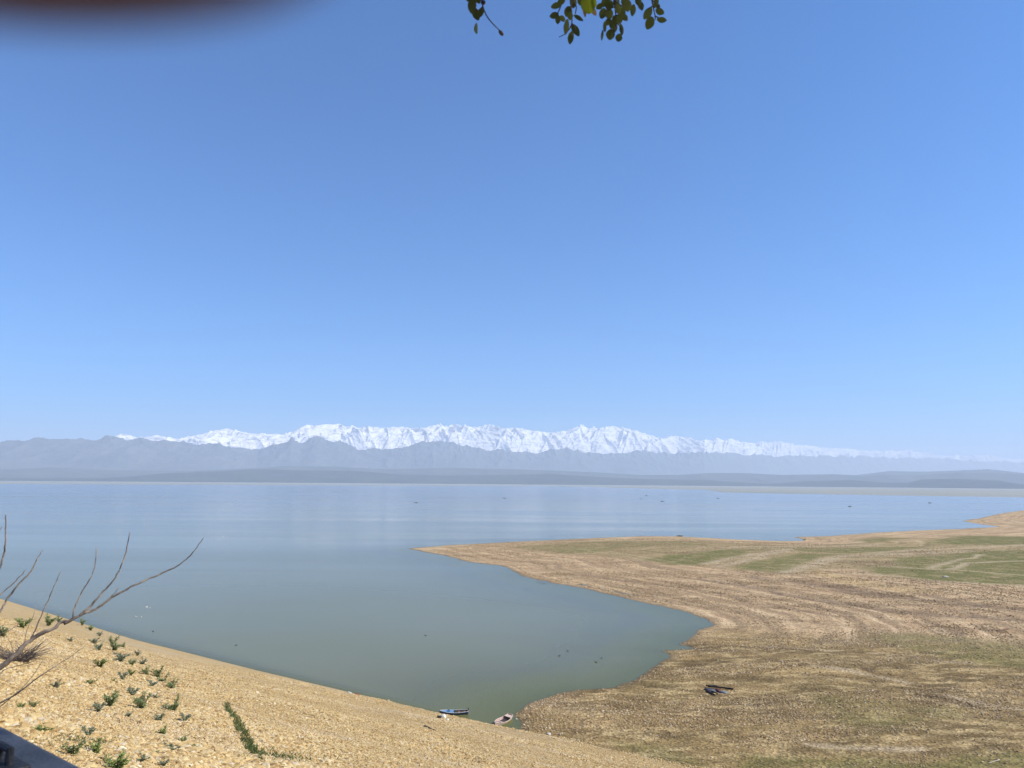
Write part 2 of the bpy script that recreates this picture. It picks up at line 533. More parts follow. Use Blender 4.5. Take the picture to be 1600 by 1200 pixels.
# ------------------------------------------------------------------ lake
def build_lake():
    az = np.concatenate([np.radians(np.arange(-100, -44, 4.0)), np.radians(np.arange(-44, 44.01, 0.16)), np.radians(np.arange(46, 101, 4.0))])
    rr = np.concatenate([np.geomspace(95, 1300, 420)[:-1], np.geomspace(1300, 14000, 60)])
    A, RR = np.meshgrid(az, rr)
    x = (RR * np.sin(A)).ravel(); y = (RR * np.cos(A)).ravel()
    h = ground_height(x, y)
    f = grid_faces(len(rr), len(az))
    wet = (h < 0.35)
    keep = wet[f].any(1)
    f = f[keep]
    used = np.unique(f)
    remap = -np.ones(len(x), int); remap[used] = np.arange(len(used))
    m = mesh_np('lake_water', np.stack([x[used], y[used], np.zeros(len(used))], -1), remap[f])
    attr(m, 'depth', np.maximum(-h[used], 0))
    t = NT('lake_water')
    dep = t.attr('depth')
    opac = t.math('SUBTRACT', 1.0, t.math('EXPONENT', t.math('MULTIPLY', dep, -1.15)))
    opac = t.math('ADD', t.math('MULTIPLY', opac, 0.65), 0.35)
    drift = t.noise(0.004, 4, 0.6)
    murk = t.mix(t.rng(drift, 0.35, 0.65), (0.180, 0.180, 0.088), (0.205, 0.207, 0.125))
    murk = t.mix(t.rng(dep, 0.05, 0.75, 0.9, 0.0), murk, (0.285, 0.280, 0.075))
    dif = t.node('ShaderNodeBsdfDiffuse'); t.l(murk, dif.inputs['Color'])
    tr = t.node('ShaderNodeBsdfTransparent'); tr.inputs[0].default_value = (0.95, 0.95, 0.82, 1)
    body = t.node('ShaderNodeMixShader'); t.l(opac, body.inputs[0]); t.l(tr.outputs[0], body.inputs[1]); t.l(dif.outputs[0], body.inputs[2])
    # ripples: calm lanes and wind lanes
    lane = t.noise(1.0, 5, 0.6, t.mapping((0.0016, 0.011, 1), (0, 0, R(-4))), 0.8)
    lane2 = t.noise(1.0, 4, 0.55, t.mapping((0.0007, 0.0040, 1), (0, 0, R(3))), 0.5)
    wind = t.math('MULTIPLY', t.rng(lane, 0.36, 0.64), t.rng(lane2, 0.3, 0.62, 0.3, 1.0))
    rip = t.noise(1.0, 3, 0.6, t.mapping((1.1, 1.9, 1)))
    bmp = t.node('ShaderNodeBump')
    bmp.inputs['Distance'].default_value = 0.05
    t.l(rip, bmp.inputs['Height'])
    t.l(t.rng(wind, 0, 1, 0.06, 0.34), bmp.inputs['Strength'])
    gl = t.node('ShaderNodeBsdfGlossy'); gl.inputs['Color'].default_value = (0.93, 0.95, 0.97, 1)
    t.l(t.rng(wind, 0, 1, 0.10, 0.20), gl.inputs['Roughness'])
    t.l(bmp.outputs[0], gl.inputs['Normal'])
    fr = t.node('ShaderNodeFresnel'); fr.inputs['IOR'].default_value = 1.33
    fin = t.node('ShaderNodeMixShader')
    t.l(t.math('MULTIPLY', t.math('POWER', fr.outputs[0], 1.35), t.rng(wind, 0, 1, 1.0, 0.88)), fin.inputs[0])
    t.l(body.outputs[0], fin.inputs[1]); t.l(gl.outputs[0], fin.inputs[2])
    t.l(fin.outputs[0], t.out.inputs['Surface'])
    o = link('lake_water', m, t.m, smooth=True)
    tag(o, 'calm grey green lake with pale wind lanes', kind='structure')
build_lake()

# ------------------------------------------------------------------ hills and mountains
def range_mesh(name, prof, dist, depth, rows, mat, rough, seed, scale, amp, step=1.0, back=0.35, jag=0.0, jscale=4.6, alpine=False, label=None):
    px = np.arange(-260, 1861, step)
    P = np.array(prof, float)
    sky_y = np.interp(px, P[:, 0], P[:, 1])
    D = np.interp(px, [d[0] for d in dist], [d[1] for d in dist])
    a = (px - 800) / F_PX; b = (600 - sky_y) / F_PX
    X = a * cr - b * sr; Yc = a * sr + b * cr
    dx, dy, dz = X, cp - Yc * sp, sp + Yc * cp
    hl = np.hypot(dx, dy)
    ux, uy = dx / hl, dy / hl
    crest = CAM_H + dz / hl * D
    t = np.concatenate([np.linspace(0, 1, rows), 1 + np.linspace(0, back, max(6, rows // 4))[1:]])
    T = t[:, None]
    dd = D[None, :] - depth + depth * T
    x = ux[None, :] * dd; y = uy[None, :] * dd
    front = np.clip(T, 0, 1) ** rough
    env = np.where(T <= 1, front, 1 - ((T - 1) / back) ** 1.3 * 0.9)
    rn = ridged(x / scale, y / scale * 0.75, 6, seed)
    if alpine:
        w = (fbm(x / 2600, y / 2600, 3, seed + 3) - 0.5) * 1500
        lean = 2300 * (1 - np.clip(T, 0, 1))
        r1 = ridged((x + w + lean) / 1250, T * 0.9 + 0 * x, 3, seed + 1)
        r2 = ridged((x + w - lean) / 1450, T * 0.8 + 5 + 0 * x, 3, seed + 2)
        r3 = ridged((x + 0.5 * w + 0.6 * lean) / 420, T * 1.7 + 0 * x, 3, seed + 4)
        r4 = ridged((x + 0.5 * w - 0.6 * lean) / 380, T * 1.7 + 3 + 0 * x, 3, seed + 6)
        rn = 0.62 * np.maximum(r1, r2) + 0.30 * np.maximum(r3, r4) + 0.12 * rn
    lat = (fbm(x / scale / 4, y / scale / 4, 3, seed + 50) - 0.5)
    mid = np.sin(np.pi * np.clip(T * (0.97 if alpine else 1.0), 0, 1)) ** 0.8
    z = crest[None, :] * env * (1 + amp * mid * (rn - 0.45) + amp * 0.6 * mid * lat)
    if jag:
        z = z + crest[None, :] * jag * (ridged(x / scale * jscale, y / scale * jscale, 4, seed + 9) - 0.5) * np.exp(-((T - 1) / 0.25) ** 2)
    z = np.where(T == 0, -12.0, z)
    m = mesh_np(name, np.stack([x, y, z], -1).reshape(-1, 3), grid_faces(len(t), len(px)))
    o = link(name, m, mat, smooth=True)
    tag(o, label, kind='structure')
    return o

def hill_material(name, a, b):
    t = NT(name)
    n = t.noise(0.0016, 6, 0.65)
    return t.done(t.mix(t.rng(n, 0.35, 0.65), a, b), 1.0, None, 0.05)

def snow_material(name, line, spread, snow_amt=1.0):
    t = NT(name)
    sep = t.node('ShaderNodeSeparateXYZ'); t.l(t.pos(), sep.inputs[0])
    geo = t.node('ShaderNodeNewGeometry')
    sn = t.node('ShaderNodeSeparateXYZ'); t.l(geo.outputs['Normal'], sn.inputs[0])
    n1 = t.noise(0.0011, 6, 0.65)
    na = t.noise(1.0, 5, 0.7, t.mapping((0.0036, 0.0015, 0.0120), (0, R(38), 0)), 0.7)
    nb = t.noise(1.0, 5, 0.7, t.mapping((0.0036, 0.0015, 0.0120), (0, R(-38), 0)), 0.7)
    n2 = t.math('MAXIMUM', na, nb)
    lv = t.math('ADD', sep.outputs[2], t.math('MULTIPLY', t.math('SUBTRACT', n1, 0.5), spread))
    snow = t.rng(lv, line, line + 120)
    rock = t.math('MULTIPLY', t.rng(n2, 0.55, 0.60), t.rng(sn.outputs[2], 0.95, 0.75, 0.6, 1.0), clamp=True)
    snow = t.math('MULTIPLY', snow, t.math('SUBTRACT', 1.0, t.math('MULTIPLY', rock, 0.58)), clamp=True)
    snow = t.math('MULTIPLY', snow, snow_amt)
    low = t.mix(t.rng(n1, 0.35, 0.65), (0.080, 0.095, 0.098), (0.125, 0.135, 0.130))
    return t.done(t.mix(snow, low, (0.95, 0.895, 0.85)), 0.8, t.bump(n2, 0.5, 90), 0.1)

H1 = [(-260, 747), (150, 747), (200, 745), (250, 740), (330, 737), (400, 733), (480, 735), (560, 736), (620, 741), (700, 743), (800, 742), (860, 740), (930, 745), (1000, 748),
      (1100, 750), (1200, 756), (1260, 752), (1330, 750), (1380, 754), (1420, 754), (1440, 749), (1500, 748), (1560, 751), (1600, 757), (1860, 752)]
H2 = [(-260, 737), (0, 734), (80, 730), (130, 733), (200, 735), (300, 736), (400, 731), (450, 728), (520, 729), (600, 733), (700, 731), (800, 733), (860, 735), (930, 738),
      (1000, 742), (1060, 742), (1110, 739), (1160, 739), (1220, 742), (1300, 741), (1350, 743), (1440, 742), (1500, 738), (1600, 741), (1860, 739)]
H3 = [(-260, 742), (1000, 752), (1280, 748), (1340, 742), (1390, 736), (1440, 737), (1500, 735), (1545, 733), (1600, 739), (1860, 736)]
FOOT = [(-260, 696), (0, 692), (40, 688), (70, 684.5), (100, 687), (150, 684.5), (180, 683), (210, 686), (260, 689), (300, 692), (345, 694), (385, 700), (403, 703), (430, 695), (455, 685),
        (470, 690), (490, 684), (530, 690), (560, 701), (598, 703), (640, 698), (660, 691), (690, 689), (720, 694), (760, 702), (800, 705), (830, 708), (860, 703), (890, 700),
        (920, 707), (960, 709), (1000, 704), (1060, 708), (1100, 706), (1200, 712), (1300, 712), (1450, 716), (1600, 722), (1860, 726)]
CREST = [(-260, 700), (0, 697), (170, 688), (188, 679.5), (202, 683), (215, 687), (280, 687), (300, 682), (330, 674), (350, 671.5), (370, 673), (400, 676), (440, 679), (455, 678), (480, 671), (530, 669),
         (560, 671), (590, 669), (612, 667), (640, 669), (680, 669), (730, 667), (790, 669), (810, 668), (830, 675), (860, 678), (880, 674), (905, 667), (925, 671), (950, 671),
         (980, 672), (1010, 679), (1030, 684), (1090, 687), (1130, 691), (1190, 694), (1230, 693), (1260, 696), (1300, 700), (1350, 704), (1420, 705), (1440, 710), (1500, 715),
         (1540, 713), (1600, 718), (1860, 722)]
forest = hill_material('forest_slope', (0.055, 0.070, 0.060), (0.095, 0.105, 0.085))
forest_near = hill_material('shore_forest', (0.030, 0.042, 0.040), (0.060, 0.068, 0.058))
range_mesh('near_hills', H1, [(-260, 16500), (1000, 16500), (1860, 14000)], 1600, 30, forest_near, 0.8, 101, 900, 0.5, 2.0, label='low blue hills along the far shore')
range_mesh('middle_hills', H2, [(-260, 20000), (1860, 19000)], 2000, 30, forest, 0.8, 111, 1300, 0.5, 2.0, label='hazy hills behind the shore hills')
range_mesh('distant_hills', H3, [(-260, 22500), (1860, 22500)], 2000, 24, forest, 0.8, 121, 1500, 0.4, 2.0, label='faint hills rising at the right')
MD = [(-260, 25500), (300, 26400), (800, 29000), (1100, 34000), (1450, 52000), (1860, 66000)]
range_mesh('mountain_foothills', FOOT, [(p, d * 0.90) for p, d in MD], 3200, 70, snow_material('foothill_slope', 1720, 800, 0.85), 0.9, 131, 700, 0.22, 0.6, jag=0.15, jscale=1.6, label='dark forested mountain spurs below the snow')
range_mesh('snowy_mountains', CREST, MD, 2900, 120, snow_material('snow_slope', 820, 400), 0.8, 141, 1300, 0.80, 0.6, jag=0.035, alpine=True, label='long range of snow covered mountains')

# ------------------------------------------------------------------ haze
def build_haze():
    x0, x1, y0, y1, z0, z1 = -60000, 68000, -60000, 80000, -20, 2450
    v = np.array([(x, y, z) for z in (z0, z1) for y in (y0, y1) for x in (x0, x1)], float)
    f = np.array([(0, 2, 3, 1), (4, 5, 7, 6), (0, 1, 5, 4), (1, 3, 7, 5), (3, 2, 6, 7), (2, 0, 4, 6)])
    m = mesh_np('haze', v, f)
    t = NT('haze')
    t.n.remove(t.bsdf)
    pv = t.node('ShaderNodeVolumePrincipled')
    pv.inputs['Color'].default_value = (0.76, 0.86, 1.0, 1)
    pv.inputs['Density'].default_value = 4.7e-5
    pv.inputs['Anisotropy'].default_value = 0.05
    t.l(pv.outputs[0], t.out.inputs['Volume'])
    o = link('haze', m, t.m)
    tag(o, 'pale blue haze over the lake and mountains', kind='stuff')
build_haze()
# ------------------------------------------------------------------ loose stones (uncountable: geometry nodes)
def stone_nodes(name, mat, flatness):
    ng = bpy.data.node_groups.new(name, 'GeometryNodeTree')
    ng.interface.new_socket('Geometry', in_out='INPUT', socket_type='NodeSocketGeometry')
    ng.interface.new_socket('Geometry', in_out='OUTPUT', socket_type='NodeSocketGeometry')
    N, L = ng.nodes, ng.links
    gi, go = N.new('NodeGroupInput'), N.new('NodeGroupOutput')
    g2i = N.new('GeometryNodeGeometryToInstance')
    for k in range(5):
        ico = N.new('GeometryNodeMeshIcoSphere'); ico.inputs['Radius'].default_value = 0.5; ico.inputs['Subdivisions'].default_value = 2
        nz = N.new('ShaderNodeTexNoise'); nz.noise_dimensions = '4D'; nz.inputs['W'].default_value = 3.7 * k; nz.inputs['Scale'].default_value = 1.9; nz.inputs['Detail'].default_value = 1.0
        sub = N.new('ShaderNodeVectorMath'); sub.operation = 'SUBTRACT'; sub.inputs[1].default_value = (0.5, 0.5, 0.5)
        mul = N.new('ShaderNodeVectorMath'); mul.operation = 'MULTIPLY'; mul.inputs[1].default_value = (1.3, 1.3, 1.0)
        sp_ = N.new('GeometryNodeSetPosition')
        tr = N.new('GeometryNodeTransform'); tr.inputs['Scale'].default_value = (1.0, 0.62 + 0.08 * k, flatness)
        L.new(nz.outputs['Color'], sub.inputs[0]); L.new(sub.outputs[0], mul.inputs[0]); L.new(mul.outputs[0], sp_.inputs['Offset'])
        L.new(ico.outputs['Mesh'], sp_.inputs['Geometry']); L.new(sp_.outputs[0], tr.inputs['Geometry']); L.new(tr.outputs[0], g2i.inputs[0])
    sm = N.new('GeometryNodeSetMaterial'); sm.inputs['Material'].default_value = mat
    L.new(g2i.outputs[0], sm.inputs['Geometry'])
    iop = N.new('GeometryNodeInstanceOnPoints'); iop.inputs['Pick Instance'].default_value = True
    L.new(gi.outputs[0], iop.inputs['Points']); L.new(sm.outputs[0], iop.inputs['Instance'])
    ri = N.new('FunctionNodeRandomValue'); ri.data_type = 'INT'
    ri.inputs[4].default_value = 0; ri.inputs[5].default_value = 4; ri.inputs['Seed'].default_value = 5
    L.new(ri.outputs[2], iop.inputs['Instance Index'])
    rv = N.new('FunctionNodeRandomValue'); rv.data_type = 'FLOAT_VECTOR'
    rv.inputs[0].default_value = (-0.5, -0.5, 0); rv.inputs[1].default_value = (0.5, 0.5, 6.283)
    L.new(rv.outputs[0], iop.inputs['Rotation'])
    na = N.new('GeometryNodeInputNamedAttribute'); na.data_type = 'FLOAT'; na.inputs['Name'].default_value = 'size'
    L.new(na.outputs['Attribute'], iop.inputs['Scale'])
    L.new(iop.outputs[0], go.inputs[0])
    return ng

def scatter(name, x, y, size, mat, flatness, label, sink=0.1):
    z = ground_height(x, y) + size * sink
    m = mesh_np(name, np.stack([x, y, z], -1), np.zeros((0, 3), int))
    attr(m, 'size', size)
    o = link(name, m, mat)
    md = o.modifiers.new('stones', 'NODES')
    md.node_group = stone_nodes(name, mat, flatness)
    tag(o, label, kind='stuff')

def stone_material(name, stops, pale=(0.56, 0.44, 0.28), deep=(0.36, 0.24, 0.10)):
    t = NT(name)
    r = t.node('ShaderNodeObjectInfo').outputs['Random']
    c = t.ramp(r, stops)
    loc = t.node('ShaderNodeObjectInfo').outputs['Location']
    big = t.noise(1.0, 4, 0.6, t.mapping((0.10, 0.10, 0.10), vec=loc))
    patch = t.noise(1.0, 3, 0.6, t.mapping((0.035, 0.09, 0.05), (0, 0, R(38)), vec=loc))
    c = t.mix(t.rng(patch, 0.52, 0.66, 0, 0.55), c, pale)
    c = t.mix(t.rng(big, 0.50, 0.72, 0, 0.5), c, deep)
    n = t.noise(25.0, 3, 0.6)
    return t.done(t.mix(t.rng(n, 0.35, 0.7, 0, 0.35), c, deep), 0.9, None, 0.2)

def build_stones():
    # dam face: polar scatter, density falling with distance
    n = 620000
    a = R(-38) + rng.random(n) * R(60)
    r = np.exp(np.log(12.0) + rng.random(n) ** 0.80 * (np.log(150.0) - np.log(12.0)))
    x, y = r * np.sin(a), r * np.cos(a)
    p, s = dam_ps(x, y)
    p0 = np.interp(s, S_KEYS, P_KEYS)
    k = (p > 1.6) & (p < p0 + 0.2)
    x, y, r = x[k], y[k], r[k]
    clump = 0.7 + 1.0 * smooth01((fbm(x * 0.13, y * 0.13, 4, 97) - 0.40) / 0.25)
    size = clump * (0.050 + 0.085 * rng.random(len(x)) ** 2.4) * (1 + r / 170) * (1 + 0.35 * smooth01((45 - r) / 20)) + (rng.random(len(x)) > 0.998) * 0.14
    m = stone_material('river_stone', [(0.0, (0.24, 0.15, 0.065)), (0.2, (0.43, 0.28, 0.115)), (0.55, (0.56, 0.395, 0.170)), (0.85, (0.62, 0.47, 0.24)), (0.96, (0.56, 0.46, 0.31)), (1.0, (0.74, 0.64, 0.42))])
    scatter('dam_gravel', x, y, size, m, 0.6, 'yellow river stones covering the sloping dam face')
    # shingle of the flats
    n = 420000
    a = R(-9) + rng.random(n) * R(46)
    r = np.exp(np.log(112.0) + rng.random(n) ** 0.9 * (np.log(560.0) - np.log(112.0)))
    x, y = r * np.sin(a), r * np.cos(a)
    tot, dam, land, sdv, e = ground_height(x, y, True)
    ln = fbm(sdv * 0.26, x * 0.010, 4, 88)
    st = fbm((x * 0.985 + y * 0.17) * 0.012, (y * 0.985 - x * 0.17) * 0.10, 4, 88)
    cov = zone_mask(x, y, [(COVE, 1.0)], 22)
    gr = np.minimum(zone_mask(x, y, GRASS, 5), 1)
    dk = line_mask(x, y, STRIPE)
    pr = (0.15 + 1.2 * smooth01((st - 0.45) / 0.16)) * (1 - 0.92 * gr) * (1 - 0.6 * cov) * (1 - 0.75 * np.minimum(dk, 1))
    pr = pr * np.where(cov > 0.5, 1, 0.25 + 1.5 * smooth01((ln - 0.42) / 0.2))
    k = (sdv > 0.2) & (land > dam) & (rng.random(n) < pr)
    x, y, r = x[k], y[k], r[k]
    size = (0.10 + 0.26 * rng.random(len(x)) ** 2.5) * (0.75 + r / 420)
    m = stone_material('shore_stone', [(0.0, (0.22, 0.14, 0.072)), (0.3, (0.37, 0.245, 0.125)), (0.6, (0.48, 0.335, 0.175)), (0.85, (0.57, 0.425, 0.25)), (1.0, (0.70, 0.58, 0.40))])
    scatter('shore_shingle', x, y, size, m, 0.6, 'brown and pale cobbles strewn over the exposed lake bed')
build_stones()

# ------------------------------------------------------------------ mesh builders
def tube(bm, pts, rads, seg=7, cap=True):
    pts = [Vector(p) for p in pts]
    rings = []
    up = Vector((0.3, 0.2, 1)).normalized()
    for i, p in enumerate(pts):
        d = (pts[min(i + 1, len(pts) - 1)] - pts[max(i - 1, 0)]).normalized()
        u = d.cross(up)
        if u.length < 1e-4: u = d.cross(Vector((1, 0, 0)))
        u.normalize(); v = d.cross(u)
        r = rads[i] if not np.isscalar(rads) else rads
        ru, rv = r if isinstance(r, tuple) else (r, r)
        rings.append([bm.verts.new(p + u * math.cos(2 * math.pi * k / seg) * ru + v * math.sin(2 * math.pi * k / seg) * rv) for k in range(seg)])
    for a, b in zip(rings, rings[1:]):
        for k in range(seg):
            bm.faces.new((a[k], a[(k + 1) % seg], b[(k + 1) % seg], b[k]))
    if cap:
        bm.faces.new(rings[0][::-1]); bm.faces.new(rings[-1])

def curve_pts(pts, n):
    """Catmull-Rom through the points"""
    P = [Vector(p) for p in pts]
    P = [P[0] * 2 - P[1]] + P + [P[-1] * 2 - P[-2]]
    out = []
    for i in range(1, len(P) - 2):
        for k in range(n):
            t = k / n
            out.append(0.5 * ((2 * P[i]) + (P[i + 1] - P[i - 1]) * t + (2 * P[i - 1] - 5 * P[i] + 4 * P[i + 1] - P[i + 2]) * t * t + (3 * P[i] - P[i - 1] - 3 * P[i + 1] + P[i + 2]) * t ** 3))
    out.append(P[-2])
    return out

def box(bm, c, s, rot=None, bevel=0.0):
    r = bmesh.ops.create_cube(bm, size=1.0)
    vs = r['verts']
    M = Matrix.Translation(Vector(c)) @ (rot.to_4x4() if rot is not None else Matrix.Identity(4)) @ Matrix.Diagonal((*s, 1))
    bmesh.ops.transform(bm, matrix=M, verts=vs)
    if bevel:
        es = list({e for v in vs for e in v.link_edges})
        bmesh.ops.bevel(bm, geom=es, offset=bevel, segments=2, affect='EDGES', profile=0.6)

def done(name, bm, mat, parent=None, smooth=True):
    bmesh.ops.recalc_face_normals(bm, faces=bm.faces[:])
    m = bpy.data.meshes.new(name)
    bm.to_mesh(m); bm.free()
    return link(name, m, mat, parent, smooth)

def lump(name, mat, size, seed, flat_base=True, rough=0.25, scale=1.6, parent=None, sub=3):
    bm = bmesh.new()
    bmesh.ops.create_icosphere(bm, subdivisions=sub, radius=0.5)
    co = np.array([v.co[:] for v in bm.verts])
    n = fbm(co[:, 0] * scale * 2 + seed, co[:, 1] * scale * 2 + co[:, 2] * 3.1 + seed, 4, seed) - 0.5
    n2 = fbm(co[:, 2] * scale * 2 - seed, co[:, 0] * scale * 2 + 1.3, 3, seed + 4) - 0.5
    for v, a, b in zip(bm.verts, n, n2):
        k = 1 + rough * 2.2 * a + rough * 1.2 * b
        v.co = Vector((v.co.x * k * size[0], v.co.y * k * size[1], v.co.z * k * size[2]))
        if flat_base and v.co.z < -0.18 * size[2]: v.co.z = -0.18 * size[2]
    return done(name, bm, mat, parent)

# ------------------------------------------------------------------ parapet at the crest of the dam
DAM_DIR = Vector((NY, -NX, 0))                 # along the crest, towards the right
DAM_OUT = Vector((NX, NY, 0))
def build_parapet():
    m = worn('shaded_grey_blue', (0.036, 0.045, 0.062), 0.8, 7.0, 0.5, 0.25)  # tree shade over the wall is put into this dark colour
    dark = worn('near_black', (0.012, 0.012, 0.014), 0.6, 9.0, 0.3, 0.2)
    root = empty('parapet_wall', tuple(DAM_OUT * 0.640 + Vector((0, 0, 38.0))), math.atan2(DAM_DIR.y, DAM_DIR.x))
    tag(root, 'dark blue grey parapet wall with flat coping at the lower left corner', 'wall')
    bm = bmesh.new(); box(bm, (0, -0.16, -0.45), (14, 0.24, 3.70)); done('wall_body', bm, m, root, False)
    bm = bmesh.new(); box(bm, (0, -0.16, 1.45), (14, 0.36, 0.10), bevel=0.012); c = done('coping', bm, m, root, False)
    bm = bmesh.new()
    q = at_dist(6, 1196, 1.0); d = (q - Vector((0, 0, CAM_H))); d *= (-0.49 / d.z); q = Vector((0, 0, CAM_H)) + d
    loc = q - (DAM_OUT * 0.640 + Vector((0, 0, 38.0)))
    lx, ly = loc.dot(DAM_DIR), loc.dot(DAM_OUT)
    box(bm, (lx, ly, 1.508), (0.10, 0.05, 0.016), bevel=0.004)  # small near-black plate with a loop, set on the coping
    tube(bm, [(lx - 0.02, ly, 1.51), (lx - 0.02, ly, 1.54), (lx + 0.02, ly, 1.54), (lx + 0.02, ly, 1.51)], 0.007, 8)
    done('dark_piece', bm, dark, root, False)
build_parapet()

# ------------------------------------------------------------------ bare shrub beside the parapet
def build_bare_shrub():
    t = NT('grey_bark')
    co = t.objco()
    n = t.noise(11, 5, 0.7, co)
    t2 = t.noise(90, 3, 0.6, co)
    bark = t.done(t.mix(t.rng(n, 0.35, 0.65), (0.060, 0.042, 0.034), (0.34, 0.27, 0.20)), 0.85, t.bump(t2, 0.5, 0.004), 0.2)
    D = 4.6
    def P(px, py, d=D): return at_dist(px, py, d)
    base = Vector((-4.3, 5.2, 0)); base.z = ground_z(base.x, base.y) - 0.1
    root = empty('bare_shrub', base)
    tag(root, 'leafless grey shrub with long upcurved twigs at the left edge', 'shrub')
    def branch(name, pts, r0, r1, n=6, par=root, knob=0.10):
        c = curve_pts(pts, n)
        c = [p + Vector((random.uniform(-1, 1), random.uniform(-1, 1), random.uniform(-1, 1))) * r1 * 0.55 for p in c]
        rad = [0.52 * (r0 + (r1 - r0) * (i / (len(c) - 1)) ** 0.8) * (1 + random.uniform(-knob, knob)) for i in range(len(c))]
        bm = bmesh.new()
        org = base
        tube(bm, [p - org for p in c], rad, 8)
        o = done(name, bm, bark, par)
        return o
    trunk = branch('stem', [base, P(-420, 1290, 4.9), P(-160, 1120, 4.8), P(0, 1042), P(55, 995), P(115, 966)], 0.045, 0.0135, 8)
    def sub(pts, r0, r1): branch('twig', pts, r0, r1, 6)
    branch('branch', [P(100, 975), P(128, 960), P(152, 950), P(178, 932), P(215, 912), P(250, 897), P(276, 885), P(300, 865), P(318, 840)], 0.0145, 0.0042, 7)
    sub([P(124, 962), P(140, 948), P(158, 928), P(180, 903), P(194, 872), P(199, 850), P(203, 832)], 0.0125, 0.0042)
    sub([P(114, 967), P(117, 950), P(128, 925), P(143, 900), P(149, 880), P(151, 857)], 0.0080, 0.0042)
    sub([P(152, 949), P(165, 940), P(178, 928), P(186, 917)], 0.0060, 0.0030)
    sub([P(45, 1003), P(55, 985), P(70, 950), P(83, 920), P(95, 893)], 0.0082, 0.0035)
    sub([P(-140, 1110, 4.8), P(-40, 1000), P(0, 955), P(12, 935), P(30, 912), P(48, 893), P(60, 870), P(67, 858)], 0.0165, 0.0036)
    sub([P(-60, 1010), P(-20, 950), P(5, 926), P(25, 907), P(40, 891)], 0.009, 0.0036)
    sub([P(-150, 1090, 4.8), P(-60, 960), P(-20, 905), P(0, 886), P(8, 855), P(9, 830), P(9, 805)], 0.0150, 0.0048)
    sub([P(-90, 950), P(-30, 870), P(-8, 842), P(4, 822)], 0.008, 0.0035)
    sub([P(-120, 1130, 4.7), P(0, 1098, 4.5), P(60, 1058, 4.4), P(95, 1036, 4.4), P(132, 1010, 4.4)], 0.010, 0.0026)
    sub([P(-80, 1125, 4.7), P(0, 1052, 4.6), P(22, 1042, 4.6), P(52, 1033, 4.5), P(80, 1013, 4.5)], 0.006, 0.0018)
    sub([P(-20, 1120, 4.5), P(20, 1088, 4.4), P(48, 1060, 4.4), P(68, 1030, 4.4)], 0.005, 0.0018)
    sub([P(-100, 1060, 4.6), P(-20, 1000, 4.6), P(15, 985, 4.6), P(38, 968, 4.6)], 0.006, 0.0020)
    sub([P(38, 1008), P(42, 985, 4.62), P(52, 962, 4.65), P(58, 940, 4.7)], 0.0035, 0.0014)
    return bark
BARK = build_bare_shrub()

# ------------------------------------------------------------------ weeds on the dam face
def leaf_material(name, a, b, trans=0.35):
    t = NT(name)
    n = t.noise(14, 3, 0.6, t.objco())
    c = t.mix(t.rng(n, 0.35, 0.65), a, b)
    d = t.node('ShaderNodeBsdfTranslucent'); t.l(c, d.inputs[0])
    t.done(c, 0.55, None, 0.25)
    mx = t.node('ShaderNodeMixShader'); mx.inputs[0].default_value = trans
    t.l(t.bsdf.outputs[0], mx.inputs[1]); t.l(d.outputs[0], mx.inputs[2]); t.l(mx.outputs[0], t.out.inputs['Surface'])
    return t.m

def leaf(bm, base, direction, normal, length, width, curl=0.15, n=4):
    """one folded oval leaf"""
    d = direction.normalized(); s = d.cross(normal).normalized(); nn = s.cross(d).normalized()
    rows = []
    for i in range(n + 1):
        t = i / n
        w = width * 0.5 * max(0.02, math.sin(math.pi * (0.06 + 0.90 * t)) ** 0.75)
        c = base + d * length * t - nn * curl * length * t * t
        rows.append((bm.verts.new(c + s * w + nn * w * 0.25), bm.verts.new(c), bm.verts.new(c - s * w + nn * w * 0.25)))
    for a, b in zip(rows, rows[1:]):
        bm.faces.new((a[0], a[1], b[1], b[0])); bm.faces.new((a[1], a[2], b[2], b[1]))

def rand_dir(up=0.3):
    a = random.uniform(0, 2 * math.pi)
    return Vector((math.cos(a), math.sin(a), random.uniform(-0.1, 1) + up)).normalized()

WEED_MATS = [leaf_material('weed_leaf_green', (0.215, 0.265, 0.105), (0.340, 0.390, 0.165), 0.5),
             leaf_material('weed_leaf_grey', (0.250, 0.285, 0.175), (0.370, 0.400, 0.250), 0.5),
             leaf_material('weed_leaf_bright', (0.215, 0.270, 0.070), (0.320, 0.375, 0.120), 0.5)]
STEM = worn('weed_stem', (0.12, 0.11, 0.05), 0.8, 20)

def weed_proto(i, seed):
    random.seed(seed)
    lb, sb = bmesh.new(), bmesh.new()
    ns = random.randint(7, 11)
    for k in range(ns):
        tip = rand_dir(0.5) * random.uniform(0.6, 1.0)
        tip.x *= 0.78; tip.y *= 0.78
        pts = curve_pts([(0, 0, -0.05), tip * 0.45 + Vector((0, 0, 0.08)), tip], 4)
        tube(sb, pts, [0.014] * (len(pts) - 1) + [0.006], 4)
        for q in range(40):
            p = pts[min(len(pts) - 1, 1 + int(random.random() * (len(pts) - 1)))] + Vector((random.uniform(-1, 1), random.uniform(-1, 1), random.uniform(-1, 1))) * 0.05
            leaf(lb, p, rand_dir(0.15), rand_dir(0.8), random.uniform(0.08, 0.19), random.uniform(0.04, 0.085), 0.25, 3)
    o = done('weed', lb, WEED_MATS[i])
    s = done('stem', sb, STEM, o)
    return o, s

